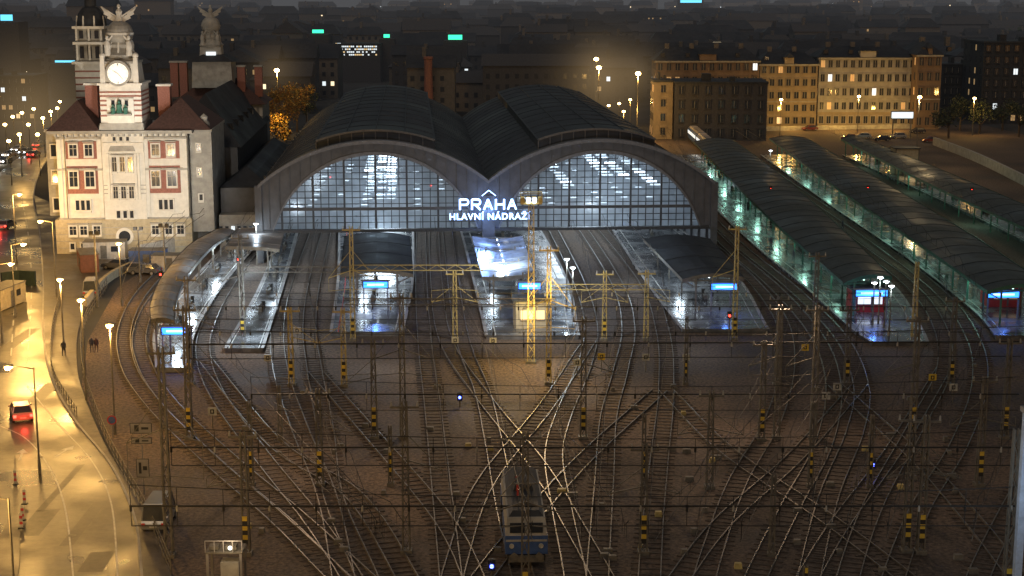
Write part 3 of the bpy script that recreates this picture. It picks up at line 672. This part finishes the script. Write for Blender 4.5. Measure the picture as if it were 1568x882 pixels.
# ------------------------------------------------------------------ street lamps
def slamp(u,v,h=10,arm=0,p=2600,col=SOD,em=None,name='street_lamp',lit=True,glare_r=0):
    em=em or eSod; x,y=G(u,v,h); b=B()
    b.cyl((-arm,0,0),(-arm,0,1.2),.14,.12,mast,8); b.cyl((-arm,0,1.2),(-arm,0,h-.1),.09,.06,mast,8)
    if arm: b.beam((-arm,0,h-.2),(0,0,h+.1),.08,mast)
    b.box(-.38,.38,-.18,.18,h,h+.16,mast,.08,.04); b.box(-.3,.3,-.14,.14,h-.12,h-.003,em)
    if glare_r: b.sph((0,-.25,h-.1),glare_r,em,8,(1,1,.7))  # glowing sphere added to imitate glare around the lamp head
    b.obj(name,(x,y,0))
    if lit: light('lamp_or_fill_light',(x,y-.3,h-.55-glare_r),p,col,size=.2)
    return x,y
for u,v,h,a,p in ((168,497,10,0,1900),(124,458,10,0,1900),(13,561,9,-2,2000),(17,403,9,1.5,3800),(36,373,9,1.5,3800),(62,338,10,-1.5,4200),(30,297,10,1.,5000),(92,427,8,0,2800),(-60,470,10,-2,3000),(-70,640,10,-2,2400),(182,372,8,0,1800)):
    slamp(u,v,h,a,p,glare_r=.25)
slamp(-40,760,10,-2,3200); slamp(40,905,10,-2,2400,glare_r=.2)
for u,v in ((20,178),(34,172),(52,166),(66,180),(92,155),(78,170),(8,190),(44,190),(58,205),(88,165),(14,215),(30,205),(95,182)): slamp(u,v,9,0,2200,lit=(u%3==0),glare_r=.45)
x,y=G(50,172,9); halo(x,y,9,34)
for u,v,h,p in ((424,107,17.5,6000),(917,103,18,5000),(913,90,19,0),(977,112,18,5000)):
    x,y=slamp(u,v,h,0,p,lit=p>0,glare_r=.7); 
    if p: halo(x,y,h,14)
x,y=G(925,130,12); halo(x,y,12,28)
for u,v in ((948,158),(932,161),(965,152),(955,170),(897,168),(470,150)): slamp(u,v,8,0,900,lit=(u>950),glare_r=.4)
for u,v in ((1196,152),(1315,147),(1492,150)): slamp(u,v,10,0,2300,(1.,.56,.14),glare_r=.45)
slamp(1408,148,16,0,2200,(1.,.70,.34),glare_r=.45)
for u,v,h in ((868,396,6),(877,409,6),(1348,424,6),(1357,430,6),(1365,437,6),(1339,432,5.5),(392,342,6),(1085,270,5),(1180,230,6)):
    slamp(u,v,h,0,300 if u<1000 else 90,COOL,eWhite,'platform_lamp',glare_r=.2,lit=u not in (1357,1339))
def signal(u,v,m,h=1.):
    x,y=G(u,v,h); b=B(); b.cyl((0,0,0),(0,0,h),.07,.07,mast,6); b.box(-.25,.25,-.12,.12,h-.35,h+.45,black)
    b.cyl((0,-.2,h),(0,-.125,h),.13,.13,m,10); b.cyl((0,-.3,h+.16),(0,-.125,h+.16),.16,.16,black,8,False); b.obj('railway_signal',(x,y,0))
for u,v in ((704,608),(753,866),(1336,711)): signal(u,v,eB2)
for u,v,h in ((365,397,5),(506,271,6),(660,284,6),(871,286,6),(1180,289,5),(1117,483,3),(1329,288,5),(1488,291,5),(246,420,4)): signal(u,v,eRed,h)
for u,v in ((455,506),(755,522),(697,521),(921,546),(989,547),(1051,547),(1233,532),(1460,593),(410,548),(884,555),(1428,578),(325,630),(1265,606),(1282,592)):
    h=1.6; x,y=G(u,v,h); b=B(); b.cyl((0,0,0),(0,0,h-.35),.05,.05,mast,6); m=yel if (u*7)%3==0 else white
    b.box(-.38,.38,-.03,.03,h-.35,h+.35,m); b.box(-.18,.18,-.04,-.033,h-.2,h+.2,black); b.box(-.08,.08,-.05,-.043,h-.1,h+.1,m); b.obj('track_sign',(x,y,0))
b=B()
for k in range(70):
    x,y=G(R.uniform(330,1520),R.uniform(550,880)); s=R.uniform(.2,.4); b.box(x-s,x+s,y-.22,y+.22,0,.38,R.choice((mast,mast,mast,mastY)),.05,.05)
b.obj('point_machines')
# ------------------------------------------------------------------ kiosks
def kiosk(u,v,w,d,h,wall,name,rz=0,winm=eWarm):
    x,y=G(u,v,.5); b=B(); b.box(-w/2,w/2,0,d,.5,.5+h,wall); b.box(-w/2-.25,w/2+.25,-.25,d+.25,.5+h,.7+h,slate)
    b.box(-w*.32,w*.05,-.03,-.003,1.5,2.6,winm); b.box(w*.12,w*.38,-.03,-.003,1.5,2.6,winm); b.box(-w*.34,w*.4,-.08,-.035,1.38,1.48,mast); b.box(.06*w,.11*w,-.06,-.003,.6,2.6,mast)
    for s in (-.5,.46): b.box(s*w,s*w+.04*w,-.06,-.003,.55,.5+h-.01,mast)
    b.obj(name,(x,y,0),rz)
kiosk(814,503,3.9,3,3.2,stone,'dispatcher_hut',ROT); kiosk(1330,478,4.2,3,3.,redp,'platform_kiosk',0,eWin); kiosk(1538,470,4.2,3,3.,redp,'platform_kiosk',0,eWarm2)
kiosk(1388,266,5,4,5.2,stone,'signal_box',0,eWarm)
x,y=G(814,503,.5); light('hut_lamp',(x-1,y-1.5,4.2),160,(1.,.8,.3),size=.2)
for u,v,p in ((395,460,2000),(770,395,2600),(860,490,900),(960,380,1100),(580,495,500),(420,385,1500),(1060,470,300),(330,400,1100)):
    x,y=G(u,v,5.); light('platform_fill_light',(x,y,5),p,(.70,.86,1.),size=.25)  # bare lights added to brighten platforms, standing in for hall glass reflections
# ------------------------------------------------------------------ vehicles
def car(u,v,rz,col,tail=False,name='parked_car',van=False,head=False):
    x,y=G(u,v); b=B(); pm=M('car_paint',col,.25,.3,var=.05)
    prof=[(-2.1,.35),(-2.15,.75),(-2.0,.95),(-1.0,1.0),(1.2,.98),(2.0,.82),(2.15,.55),(2.1,.35)]
    hgt=1.45 if not van else 2.2
    cab=[(-1.75,.96),(-1.35,hgt),(.35,hgt),(1.15,.96)] if not van else [(-2.0,.96),(-1.95,hgt),(1.1,hgt),(1.6,.96)]
    n=len(prof)
    for s in (-1,1): b.poly([(s*.88,p[0],p[1]) for p in (prof if s>0 else prof[::-1])],pm)
    for k in range(n):
        p,q=prof[k],prof[(k+1)%n]; b.poly([(-.88,p[0],p[1]),(.88,p[0],p[1]),(.88,q[0],q[1]),(-.88,q[0],q[1])],pm)
    c=cab; ww=(.84,.68,.68,.84)
    for s in (-1,1): b.poly([(s*ww[i],c[i][0],c[i][1]) for i in range(4)],winD)
    for i in (0,2): b.poly([(-ww[i],*c[i]),(ww[i],*c[i]),(ww[i+1],*c[i+1]),(-ww[i+1],*c[i+1])],winD)
    b.box(-.7,.7,c[1][0]-.03,c[2][0]+.03,hgt,hgt+.04,pm,.03,.03)
    for s in (-1,1):
        for i,j in ((0,1),(2,3)): b.beam((s*ww[i],*c[i]),(s*ww[j],*c[j]),.09,pm)
        for wy in (-1.35,1.35): b.cyl((s*.7,wy,.33),(s*.92,wy,.33),.33,.33,rubber,14); b.cyl((s*.921,wy,.33),(s*.93,wy,.33),.2,.2,canP,10)
        b.box(s*.72-.13,s*.72+.13,-2.2,-2.12,.62,.84,eRed if tail else redp); b.box(s*.65-.16,s*.65+.16,2.1,2.17,.56,.72,eWhite if head else white)
        b.box(s*.97-.08,s*.97+.08,.75,.95,.95,1.1,pm)
    b.box(-.26,.26,-2.19,-2.155,.5,.62,white)
    o=b.obj(name,(x,y,.01),rz)
    if tail: light('tail_glow',(0,-2.9,.7),90,(1,.05,.03),parent=o,size=.3)
    if head and u<30: light('head_glow',(0,3.,.7),300,(1,.9,.7),parent=o,size=.3)
car(33,640,rad(22),(.4,.22,.2),True,'red_car')
car(140,452,rad(10),(.3,.3,.28),van=True,name='delivery_van'); car(245,803,rad(0),(.3,.3,.28),van=True,name='parked_van')
for u,v in ((1300,214),(1322,212),(1350,216),(1375,212),(1240,200),(1405,204),(1425,218)): car(u,v,rad(R.uniform(60,110)),R.choice([(.4,.4,.4),(.05,.05,.07),(.2,.05,.05)]))
for u,v,hd in ((15,240,1),(40,236,1),(28,232,1),(52,240,0),(8,250,1),(10,350,0),(60,225,0)): car(u,v,rad(170 if hd else -5),(.2,.2,.22),tail=not hd,head=bool(hd),name='car')
for u,v in ((205,418),(180,412),(222,420)): car(u,v,rad(80),(.15,.15,.16))
x,y=G(806,872); b=B(); LL=11.5
b.box(-1.45,1.45,0,LL,1.0,2.3,bluep); b.box(-1.42,1.42,.05,LL-.1,2.3,3.5,stuccoD,.12,.35); b.box(-1.2,1.2,.5,LL-.6,3.5,3.85,slate,.3,.3)
for s in (-.62,.62): b.box(s-.5,s+.5,.05,.14,2.5,3.2,winD)
for s in (-1,1): b.cyl((s*1.,-.08,1.6),(s*1.,0,1.6),.17,.17,white,12); b.cyl((s*.85,-.6,1.05),(s*.85,0,1.05),.1,.1,mast,8); b.cyl((s*.85,-.66,1.05),(s*.85,-.6,1.05),.26,.26,mast,12)
b.box(-1.4,1.4,-.02,-.003,1.9,2.05,stuccoD); b.box(-1.3,1.3,.1,LL-.2,.5,1.,black); b.box(-1.2,1.2,-.1,.3,.45,.9,mast)
for wy in (1.8,4.2,7.6,10.):
    for s in (-1,1): b.cyl((s*.68,wy,.75),(s*.82,wy,.75),.52,.52,mast,14)
for py in (2,8):
    b.beam((-.5,py,3.9),(-.3,py+1.4,4.6),.07,mast); b.beam((.5,py,3.9),(.3,py+1.4,4.6),.07,mast); b.beam((-.3,py+1.4,4.6),(-.4,py,5.3),.06,mast); b.beam((.3,py+1.4,4.6),(.4,py,5.3),.06,mast); b.beam((-.9,py,5.35),(.9,py,5.35),.09,mast)
for yy in (4,5,7): b.cyl((-.4,yy,3.85),(-.4,yy,4.3),.12,.08,redp,8)
b.box(-.7,.7,5,7,3.86,4.2,slate,.1,.1)
b.obj('electric_locomotive',(x,y,.1),rad(2),bevel=.04)
def train(pts,ncar,name,m1):
    P=cat(gl(pts),19.5)
    e=empty(name)
    for i in range(min(ncar,len(P)-1)):
        a,c=P[i],P[i+1]; d=(c-a).normalized(); rz=math.atan2(d.y,d.x)-math.pi/2; mm=(a+c)/2; b=B(); Lh=9.3
        b.box(-1.4,1.4,-Lh,Lh,.9,2.0,m1); b.box(-1.4,1.4,-Lh,Lh,2.,2.9,winD); b.box(-1.4,1.4,-Lh,Lh,2.9,3.4,m1,.15,.05); b.box(-1.1,1.1,-Lh+.2,Lh-.2,3.4,3.8,canP,.3,.2); b.box(-1.2,1.2,-Lh+.5,Lh-.5,.3,.9,black)
        for k in range(9):
            w0=-Lh+.8+k*2
            for s in (-1,1): b.box(s*1.41-.01,s*1.41+.01,w0,w0+1.3,2.05,2.85,eWin)
        b.box(-1.,1.,-Lh-.02,-Lh-.003,2.1,2.9,eWin); b.obj('carriage',(mm.x,mm.y,.2),rz,parent=e,bevel=.03)
train([(1118,272),(1085,238),(1060,215),(1046,200)],4,'passenger_train',bluep)
# ------------------------------------------------------------------ left side street furniture
def signpost(u,v,boards,h,name='traffic_sign'):
    x,y=G(u,v); b=B(); b.cyl((0,0,0),(0,0,h),.05,.05,canP,8)
    for kind,z,w,hh in boards:
        if kind=='round': b.cyl((0,-.07,z),(0,-.055,z),w,w,redp,18); b.cyl((0,-.085,z),(0,-.072,z),w*.75,w*.75,bluep,18); b.beam((-w*.5,-.095,z-w*.5),(w*.5,-.095,z+w*.5),.08,redp,.01)
        else:
            b.box(-w/2,w/2,-.08,-.055,z-hh/2,z+hh/2,black); b.box(-w/2+.05,w/2-.05,-.09,-.083,z-hh/2+.05,z+hh/2-.05,canP)
            b.box(-w*.3,-w*.1,-.1,-.093,z-hh*.3,z+hh*.3,black); b.box(w*.02,w*.34,-.1,-.093,z-hh*.12,z+hh*.1,black)
    b.obj(name,(x,y,.13))
signpost(221,760,[('p',5.4,1.7,.85),('p',4.4,1.6,.5),('p',2.2,1.,1.5)],5.8); signpost(173,672,[('round',1.6,.42,0)],2.1)
b=B()
fp=gl([(262,882),(222,790),(168,690),(137,610),(125,560),(130,500),(165,440)]); P=cat(fp,1.6)
for i in range(len(P)-1):
    a,c=P[i],P[i+1]; b.beam((a.x,a.y,0),(a.x,a.y,1.4),.07,mast)
    for z in (.35,.85,1.35): b.beam((a.x,a.y,z),(c.x,c.y,z),.05,mast)
b.obj('trackside_fence')
b=B()
P=cat(gl([(118,640),(85,585),(78,540),(84,490),(95,450)]),1.5)
for i in range(len(P)-1):
    a,c=P[i],P[i+1]; b.beam((a.x,a.y,.1),(a.x,a.y,1.1),.08,mast)
    for z in (.5,1.05): b.beam((a.x,a.y,z),(c.x,c.y,z),.06,mast)
b.obj('pedestrian_railing')
for u,v in ((38,775),(35,800),(33,812),(24,745)):
    x,y=G(u,v); b=B(); b.box(-.22,.22,-.15,.15,0,.1,black)
    for k in range(5): b.box(-.11,.11,-.02,.02,.1+k*.22,.32+k*.22,redp if k%2 else white)
    b.obj('traffic_delineator',(x,y,.14))
def wall(pts,h,m,name,t=.3):
    b=B(); line(b,gl(pts),t,0,m,h=h,step=2.5); b.obj(name)
wall([(215,400),(260,390),(320,372)],2.4,wood,'site_hoarding'); wall([(130,470),(165,432),(210,408)],1.1,stone,'retaining_wall',.5)
wall([(1430,222),(1500,250),(1600,300)],2.,stuccoD,'retaining_wall',.6); wall([(1010,205),(1200,200),(1440,196)],1.2,stuccoD,'retaining_wall')
def container(u,v,rz,m,l=6,name='site_container',h=2.6):
    x,y=G(u,v); b=B(); b.box(-l/2,l/2,0,2.4,.1,h,m); 
    for k in range(int(l/.4)): b.box(-l/2+.2+k*.4,-l/2+.36+k*.4,-.05,-.003,.2,h-.1,m)
    b.box(-l/2-.06,l/2+.06,-.08,2.5,h,h+.1,mast); b.box(-.5,.4,-.09,-.053,.2,2.1,mast); b.box(1.,2.,-.09,-.053,1.2,2.,winD)
    b.obj(name,(x,y,0),rz)
rust=M('container_rust',(.22,.09,.06),.6)
container(122,414,rad(-70),rust); container(225,412,0,bluep,5); container(260,418,0,wood,5,h=2.4); container(160,398,rad(5),wood,6); container(20,470,rad(80),stone,7,'bus_shelter')
wall([(3,440),(30,436),(55,438)],2.,M('hoarding_green',(.025,.04,.03)),'site_hoarding')
x,y=G(345,905); b=B()
for s in (-1,1): b.box(s*1.1-.08,s*1.1+.08,-.08,.08,0,2.6,canP); b.box(s*1.1-.08,s*1.1+.08,1.4,1.56,0,2.6,canP)
b.box(-1.2,1.2,-.1,1.6,2.6,2.7,mast); b.box(-.3,.9,.2,1.2,.0,1.9,stuccoD); b.box(.1,.8,.1,.7,2.78,3.1,mast); b.cyl((.4,.05,2.95),(.4,.1,2.95),.15,.15,eWin,10); b.box(-1,-.4,.2,.9,2.76,3.0,mast)
for k in range(5): b.beam((-1.2+k*.6,-.1,2.7),(-1.2+k*.6,-.1,3.5),.05,canP)
b.beam((-1.2,-.1,3.5),(1.2,-.1,3.5),.06,canP)
b.obj('equipment_gantry',(x,y,0)); light('gantry_lamp',(x+.4,y-.8,3.6),90,WARM)
x=XF(1562,92,6); b=B(); b.box(-.22,.22,-.25,.25,0,13.4,M('pale_blue_steel',(.4,.5,.65),.5)); b.box(-.35,.35,-.35,.35,13.4,13.7,canP); b.obj('steel_pillar',(x,92,0)); light('pillar_fill_light',(x-2.5,88,9.),350,(.65,.82,1.))  # bare light added to brighten the pillar
# ------------------------------------------------------------------ pedestrians
def person(u,v,rz,col,z=.13):
    x,y=G(u,v,z); me=bpy.data.meshes.new('pedestrian')
    V=[(0,0,.95),(0,0,1.2),(0,0,1.42),(0,.01,1.52),(0,.0,1.66),(.11,0,.9),(.12,.12,.5),(.12,-.02,.08),(.12,.12,.04),(-.11,0,.9),(-.12,-.03,.5),(-.12,-.22,.1),(-.12,-.1,.04),(.2,0,1.38),(.26,-.06,1.12),(.25,.05,.88),(-.2,0,1.38),(-.26,.04,1.12),(-.25,.14,.9)]
    Ed=[(0,1),(1,2),(2,3),(3,4),(0,5),(5,6),(6,7),(7,8),(0,9),(9,10),(10,11),(11,12),(2,13),(13,14),(14,15),(2,16),(16,17),(17,18)]
    rr=[.15,.15,.16,.06,.11,.1,.065,.045,.04,.1,.065,.045,.04,.07,.05,.035,.07,.05,.035]
    me.from_pydata(V,Ed,[]); o=bpy.data.objects.new('pedestrian',me); scene.collection.objects.link(o); o.location=(x,y,z); o.rotation_euler=(0,0,rz)
    md=o.modifiers.new('skin','SKIN'); o.modifiers.new('sub','SUBSURF').render_levels=1
    for i,r_ in enumerate(rr): me.skin_vertices[0].data[i].radius=(r_,r_)
    me.skin_vertices[0].data[0].use_root=True
    me.materials.append(M('coat',col,.8))
person(141,540,.2,(.05,.05,.07)); person(148,540,-.1,(.08,.04,.04)); person(98,545,.1,(.05,.05,.05))
for u,v in ((1290,352),(1385,350),(1400,335),(1215,400),(1180,380),(1345,322)): person(u,v,R.uniform(0,6),(.06,.06,.08),.5)
# ------------------------------------------------------------------ trees
wood_t=M('bark',(.07,.05,.035),.9)
lf=[M('leaf_gold',(.30,.19,.03),.8),M('leaf_orange',(.22,.11,.02),.8),M('leaf_olive',(.10,.09,.03),.8)]
ld=[M('leaf_dark',(.03,.045,.02),.8),M('leaf_dark2',(.05,.06,.03),.8)]
def tree(u,v,h,w,cols,name='autumn_tree',n=1500):
    x,y=G(u,v); e=empty(name,(x,y,0)); b=B(); b.cyl((0,0,0),(0,0,h*.45),.32,.2,wood_t,8)
    cl=[]
    for k in range(11):
        a=R.uniform(0,6.28); rr=w*.5*R.uniform(.25,.85); p=(rr*math.cos(a),rr*math.sin(a),h*R.uniform(.42,.92)); cl.append((p,w*R.uniform(.14,.26)))
        b.cyl((0,0,h*R.uniform(.25,.45)),p,.12,.04,wood_t,6)
    b.obj('trunk_and_limbs',parent=e); b=B()
    for k in range(n):
        p,r_=R.choice(cl); d=Vector((R.gauss(0,1),R.gauss(0,1),R.gauss(0,.8))).normalized()*r_*R.uniform(.4,1.15); c=Vector(p)+d; s=R.uniform(.14,.34)
        a=Vector((R.gauss(0,1),R.gauss(0,1),R.gauss(0,1))).normalized()*s; q=Vector((R.gauss(0,1),R.gauss(0,1),R.gauss(0,1))).normalized()*s
        b.poly([c-a,c+q,c+a,c-q],R.choice(cols))
    b.obj('leaves',parent=e)
tree(436,214,14,10,lf,n=2400); tree(455,202,13,9,lf,n=2200); tree(424,230,9,8,lf); tree(470,192,10,7,ld+lf[2:])
x,y=G(434,230); light('lamp_or_fill_light',(x,y-5,10),3800,SOD)  # bare light added to brighten the autumn trees, no post
for u,v in ((1470,200),(1500,205),(1535,200),(1560,210),(1452,212)): tree(u,v,9,8,ld,'deciduous_tree',900)
# ------------------------------------------------------------------ apartment houses
def house(u0,u1,vb,ve,floors,cols,wallm,name,depth=14,roofh=3.5,roofm=None,lit=.12,litm=None,base=None,rz=0,flat=False,cornice=True):
    x0,y0=G(u0,vb); x1,_=G(u1,vb); Wd=x1-x0; H=ZF(ve,y0); e=empty(name,(x0,y0,0),rz); b=B()
    b.box(0,Wd,0,depth,0,H,wallm)
    if base: b.box(-.05,Wd+.05,-.12,-.003,0,H*.22,base)
    if cornice:
        b.box(-.3,Wd+.3,-.5,-.003,H-.45,H,stuccoD); b.box(0,Wd,-.2,-.003,H*.4,H*.4+.25,stuccoD)
    b.obj('walls',parent=e); b=B()
    if flat: b.box(-.2,Wd+.2,-.2,depth+.2,H,H+.5,slate); b.box(Wd*.3,Wd*.4,4,7,H+.5,H+2.3,slate); b.box(Wd*.6,Wd*.66,3,5,H+.5,H+1.6,slate)
    else:
        b.hip(-.6,Wd+.6,-.6,depth+.6,H+.003,roofh,roofm or slate,4)
        for k in range(max(2,int(Wd/7))): xx=3+k*7; b.box(xx,xx+1.2,depth*.45,depth*.55,H+roofh*.6,H+roofh+1.1,cm[1]); b.box(xx-1.6,xx-.4,1.2,2.6,H+.9,H+2.1,slate); b.box(xx-1.45,xx-.55,1.15,1.197,H+1.1,H+2.,winD)
        b.box(Wd*.42,Wd*.58,-.4,3,H+.01,H+1.8,wallm); b.hip(Wd*.42-.3,Wd*.58+.3,-.7,3.2,H+1.8,1.3,slate,.5)
    b.obj('roof',parent=e); b=B(); fh=H/floors
    for f in range(floors):
        for k in range(cols):
            xx=Wd*(k+.5)/cols; ww=min(.62,Wd/cols*.27); za=f*fh+fh*.3; zb=za+fh*.5
            m=R.choice(litm or [eWarm,eWin,eWarm2,eWarm2]) if R.random()<lit else winD
            b.box(xx-ww,xx+ww,-.15,-.125,za,zb,m); b.box(xx-ww-.15,xx-ww,-.22,-.004,za-.1,zb+.15,wallm); b.box(xx+ww,xx+ww+.15,-.22,-.004,za-.1,zb+.15,wallm)
            b.box(xx-ww-.25,xx+ww+.25,-.3,-.004,zb+.16,zb+.32,wallm); b.box(xx-ww-.2,xx+ww+.2,-.28,-.004,za-.25,za-.103,wallm); b.box(xx-.04,xx+.04,-.18,-.153,za,zb,winS)
    for f in range(floors):
        for k in range(4):
            yy=depth*(k+.5)/4; za=f*fh+fh*.3; b.box(-.05,-.01,yy-.5,yy+.5,za,za+fh*.5,R.choice([winD,winD,winD,eWarm2]))
    b.obj('windows',parent=e); return e
cm=[M('city_wall_a',(.10,.095,.09),.9),M('city_wall_b',(.14,.125,.11),.9),M('city_wall_c',(.055,.055,.06),.9)]
ap1=M('plaster_ochre',(.18,.125,.085),.85,var=.25,scale=.4); ap2=M('plaster_buff',(.30,.24,.16),.85,var=.25,scale=.4); ap3=M('plaster_grey',(.34,.325,.30),.85,var=.25,scale=.4)
house(1003,1160,195,93,5,12,ap1,'apartment_house',lit=.12); house(1161,1249,195,98,5,7,ap2,'apartment_house',lit=.2); house(1251,1398,195,88,5,13,ap3,'apartment_house',lit=.12,base=ap2,roofh=3)
house(1400,1437,198,84,5,3,ap1,'apartment_house',depth=20,lit=.05)
house(1032,1172,215,128,4,7,cm[2],'office_block',depth=16,flat=True,lit=.03,cornice=False,rz=rad(-3))
house(1500,1600,190,66,7,7,slate,'tower_block',depth=20,flat=True,lit=.08,litm=[eWarm2,eWin],cornice=False); house(1440,1496,180,100,5,6,slate,'office_building',flat=True,lit=.1,litm=[eWarm2,eWin],cornice=False)
x,y=G(1002,222); light('wall_washer',(x-6,y-2,9),4500,SOD,size=.3)
house(1000,1029,213,126,4,1,ap2,'apartment_house',depth=10,flat=True,lit=0,cornice=False)
house(-40,55,185,118,5,9,slate,'office_building',flat=True,lit=.25,cornice=False)
for u,p in ((1360,2000),(1285,2200),(1210,2000)):
    x,y=G(u,199); light('lamp_or_fill_light',(x,y-3,4.5),p,(1.,.56,.12))
b=B(); x=XF(1380,408); b.box(-2.8,2.8,-.3,0,5.2,6.8,eWin); b.box(-3.,3.,0,.3,5.,7.,black); b.box(-2.5,-2.2,0,.2,0,5.,mast); b.box(2.2,2.5,0,.2,0,5.,mast); b.obj('lit_shop_sign',(x,408,0))
b=B(); x,y=G(651,190); b.lathe((x,y+20,0),[(1.6,0),(1.2,14),(1.25,17.5),(1.5,17.8),(1.5,18.4),(1.1,18.6)],rust,14); b.obj('brick_chimney')
# ------------------------------------------------------------------ distant city
b=B(); wn=B()
for k in range(950):
    Y=460*math.exp(R.random()*math.log(2700/460)); X=R.uniform(-.38,.38)*Y
    if -60<X-(-.30*Y)<25 and Y<620: continue
    if X>20 and Y<520: continue
    if Y<650 and abs(X/Y+.1)<.035: continue
    w=R.uniform(12,34); d=R.uniform(10,18); h=R.uniform(9,20)
    if Y<700: h=min(h,15)
    if Y>900 and R.random()<.02: h=R.uniform(28,38)
    m=R.choice(cm); b.box(X-w/2,X+w/2,Y,Y+d,0,h,m)
    b.hip(X-w/2-.5,X+w/2+.5,Y-.5,Y+d+.5,h+.01,R.uniform(3,5.5),R.choice((slate,slate,cm[2])),R.choice((0,4)))
    if R.random()<.6: b.box(X-w*.2,X-w*.2+1.2,Y+d*.4,Y+d*.6,h+2,h+6,m)
    lit_=R.choice((.4,.8,1.,2.4))
    for f in range(int(h/3.3)):
        for c in range(int(w/3)):
            r_=R.random()/lit_
            mm=eWin if r_<.010 else eCity if r_<.024 else eWarm2 if r_<.07 else (winD if Y<800 else None)
            if mm: s_=.6 if Y<800 else .5; wn.box(X-w/2+1.6+c*3-s_,X-w/2+1.6+c*3+s_,Y-.1,Y-.02,f*3.3+1.2,f*3.3+1.6+s_*1.8,mm)
b.obj('distant_city'); wn.obj('distant_city_windows')
b=B()
for u,v,w,h,m,Y in ((697,57,21,7,eGrn,640),(592,55,9,5,eGrn,660),(487,48,17,5,eGrn,680),(12,27,18,9,eCy,600),(98,94,30,3,eCy,560),(1098,68,12,7,eCity,620),(1058,2,32,4,eCy,1700)):
    s=Y/F; x=XF(u,Y,20); z=ZF(v,Y); w*=s; h*=s
    b.box(x-w/2,x+w/2,Y-.3,Y,z-h/2,z+h/2,m); b.box(x-w/2-2,x+w/2+2,Y+.05,Y+12,0,z-h/2-.5 if Y<1000 else z+4,cm[2]); b.box(x-.2,x+.2,Y+.05,Y+.4,z-h/2-.6,z,black)
b.obj('rooftop_advert_signs')
b=B(); Y=650
for i in range(22):
    for j in range(5):
        u=515+i*2.9; v=67+j*4.2
        if R.random()<(.9 if j in (1,2) else .5) and not (j==0 and i>4): 
            X=XF(u,Y,14); z=ZF(v,Y); b.box(X-.3,X+.3,Y-.1,Y-.01,z-.28,z+.28,R.choice((eWin,eWin,eWarm)))
X=XF(545,Y,14); b.box(X-9.5,X+10,Y,Y+12,0,15.5,cm[2]); b.box(X-9.8,X+10.3,Y-.3,Y+12.3,15.5,16,slate); b.obj('lit_office_building')
b=B()
for k in range(230):
    Y=R.uniform(560,2500); X=R.uniform(-.36,.36)*Y; s=R.uniform(.12,.24)*Y/600; b.sph((X,Y,9),s,R.choice((eCity,eCity,eCity,eWin)),6); b.cyl((X,Y,0),(X,Y,9),.08,.06,mast,5)
b.obj('distant_street_lamps')
b=B(); n=60
def hp(i,j):
    X=150+i*16; Y=560+j*70; t=math.sin(math.pi*min(1,j/5.)*.5)*min(1,i/14.); return (X,Y,(14+6*math.sin(i*.37)+3*math.sin(i*1.1+j))*t)
for i in range(n):
    for j in range(8):
        b.poly([hp(i,j),hp(i+1,j),hp(i+1,j+1),hp(i,j+1)],soil)
b.obj('hill')
b=B()
for k in range(9000):
    i=R.uniform(0,n); j=R.uniform(.5,6); X,Y,z0=hp(i,j)
    z=z0+R.uniform(0,7)*(.6+.4*math.sin(i*2.3)); s=R.uniform(.7,1.9)
    a=Vector((R.gauss(0,1),R.gauss(0,.4),R.gauss(0,1))).normalized()*s; q=Vector((R.gauss(0,1),R.gauss(0,.4),R.gauss(0,1))).normalized()*s; c=Vector((X,Y,z)); b.poly([c-a,c+q,c+a,c-q],R.choice(ld))
b.obj('distant_tree_belt')
hz=bpy.data.materials.new('haze_glow'); hz.use_nodes=True; nt=hz.node_tree; nt.nodes.clear(); o=nt.nodes.new('ShaderNodeOutputMaterial'); em=nt.nodes.new('ShaderNodeEmission')
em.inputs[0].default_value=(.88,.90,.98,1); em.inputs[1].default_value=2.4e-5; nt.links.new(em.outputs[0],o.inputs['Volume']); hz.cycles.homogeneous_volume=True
b=B(); b.box(-1500,1500,345,3200,.5,150,hz); b.obj('haze_glow_box')  # haze brightness put in as a self-lit emission volume
# ------------------------------------------------------------------ world, added fill light, camera
w=bpy.data.worlds.new('World'); scene.world=w; w.use_nodes=True; nt=w.node_tree; bg=nt.nodes['Background']
sk=nt.nodes.new('ShaderNodeTexSky'); sk.sky_type='NISHITA'; sk.sun_disc=False; sk.sun_elevation=rad(3); sk.sun_rotation=rad(150)
mxx=nt.nodes.new('ShaderNodeMixRGB'); mxx.blend_type='ADD'; mxx.inputs[0].default_value=1; mxx.inputs[2].default_value=(.62,.64,.75,1)
nt.links.new(sk.outputs[0],mxx.inputs[1]); nt.links.new(mxx.outputs[0],bg.inputs[0]); bg.inputs[1].default_value=.042
sl=bpy.data.lights.new('fill_sun','SUN'); sl.energy=.40; sl.angle=rad(25); sl.color=(1.,.77,.56); so=bpy.data.objects.new('fill_sun',sl); scene.collection.objects.link(so); so.rotation_euler=(rad(30),rad(-14),0)  # soft warm fill added to lift the night yard
cd=bpy.data.cameras.new('camera'); co=bpy.data.objects.new('camera',cd); scene.collection.objects.link(co); co.location=(0,0,CH); co.rotation_euler=(math.pi/2-PT,0,0)
cd.sensor_width=36; cd.lens=36*F/1568; cd.clip_start=1; cd.clip_end=12000; scene.camera=co
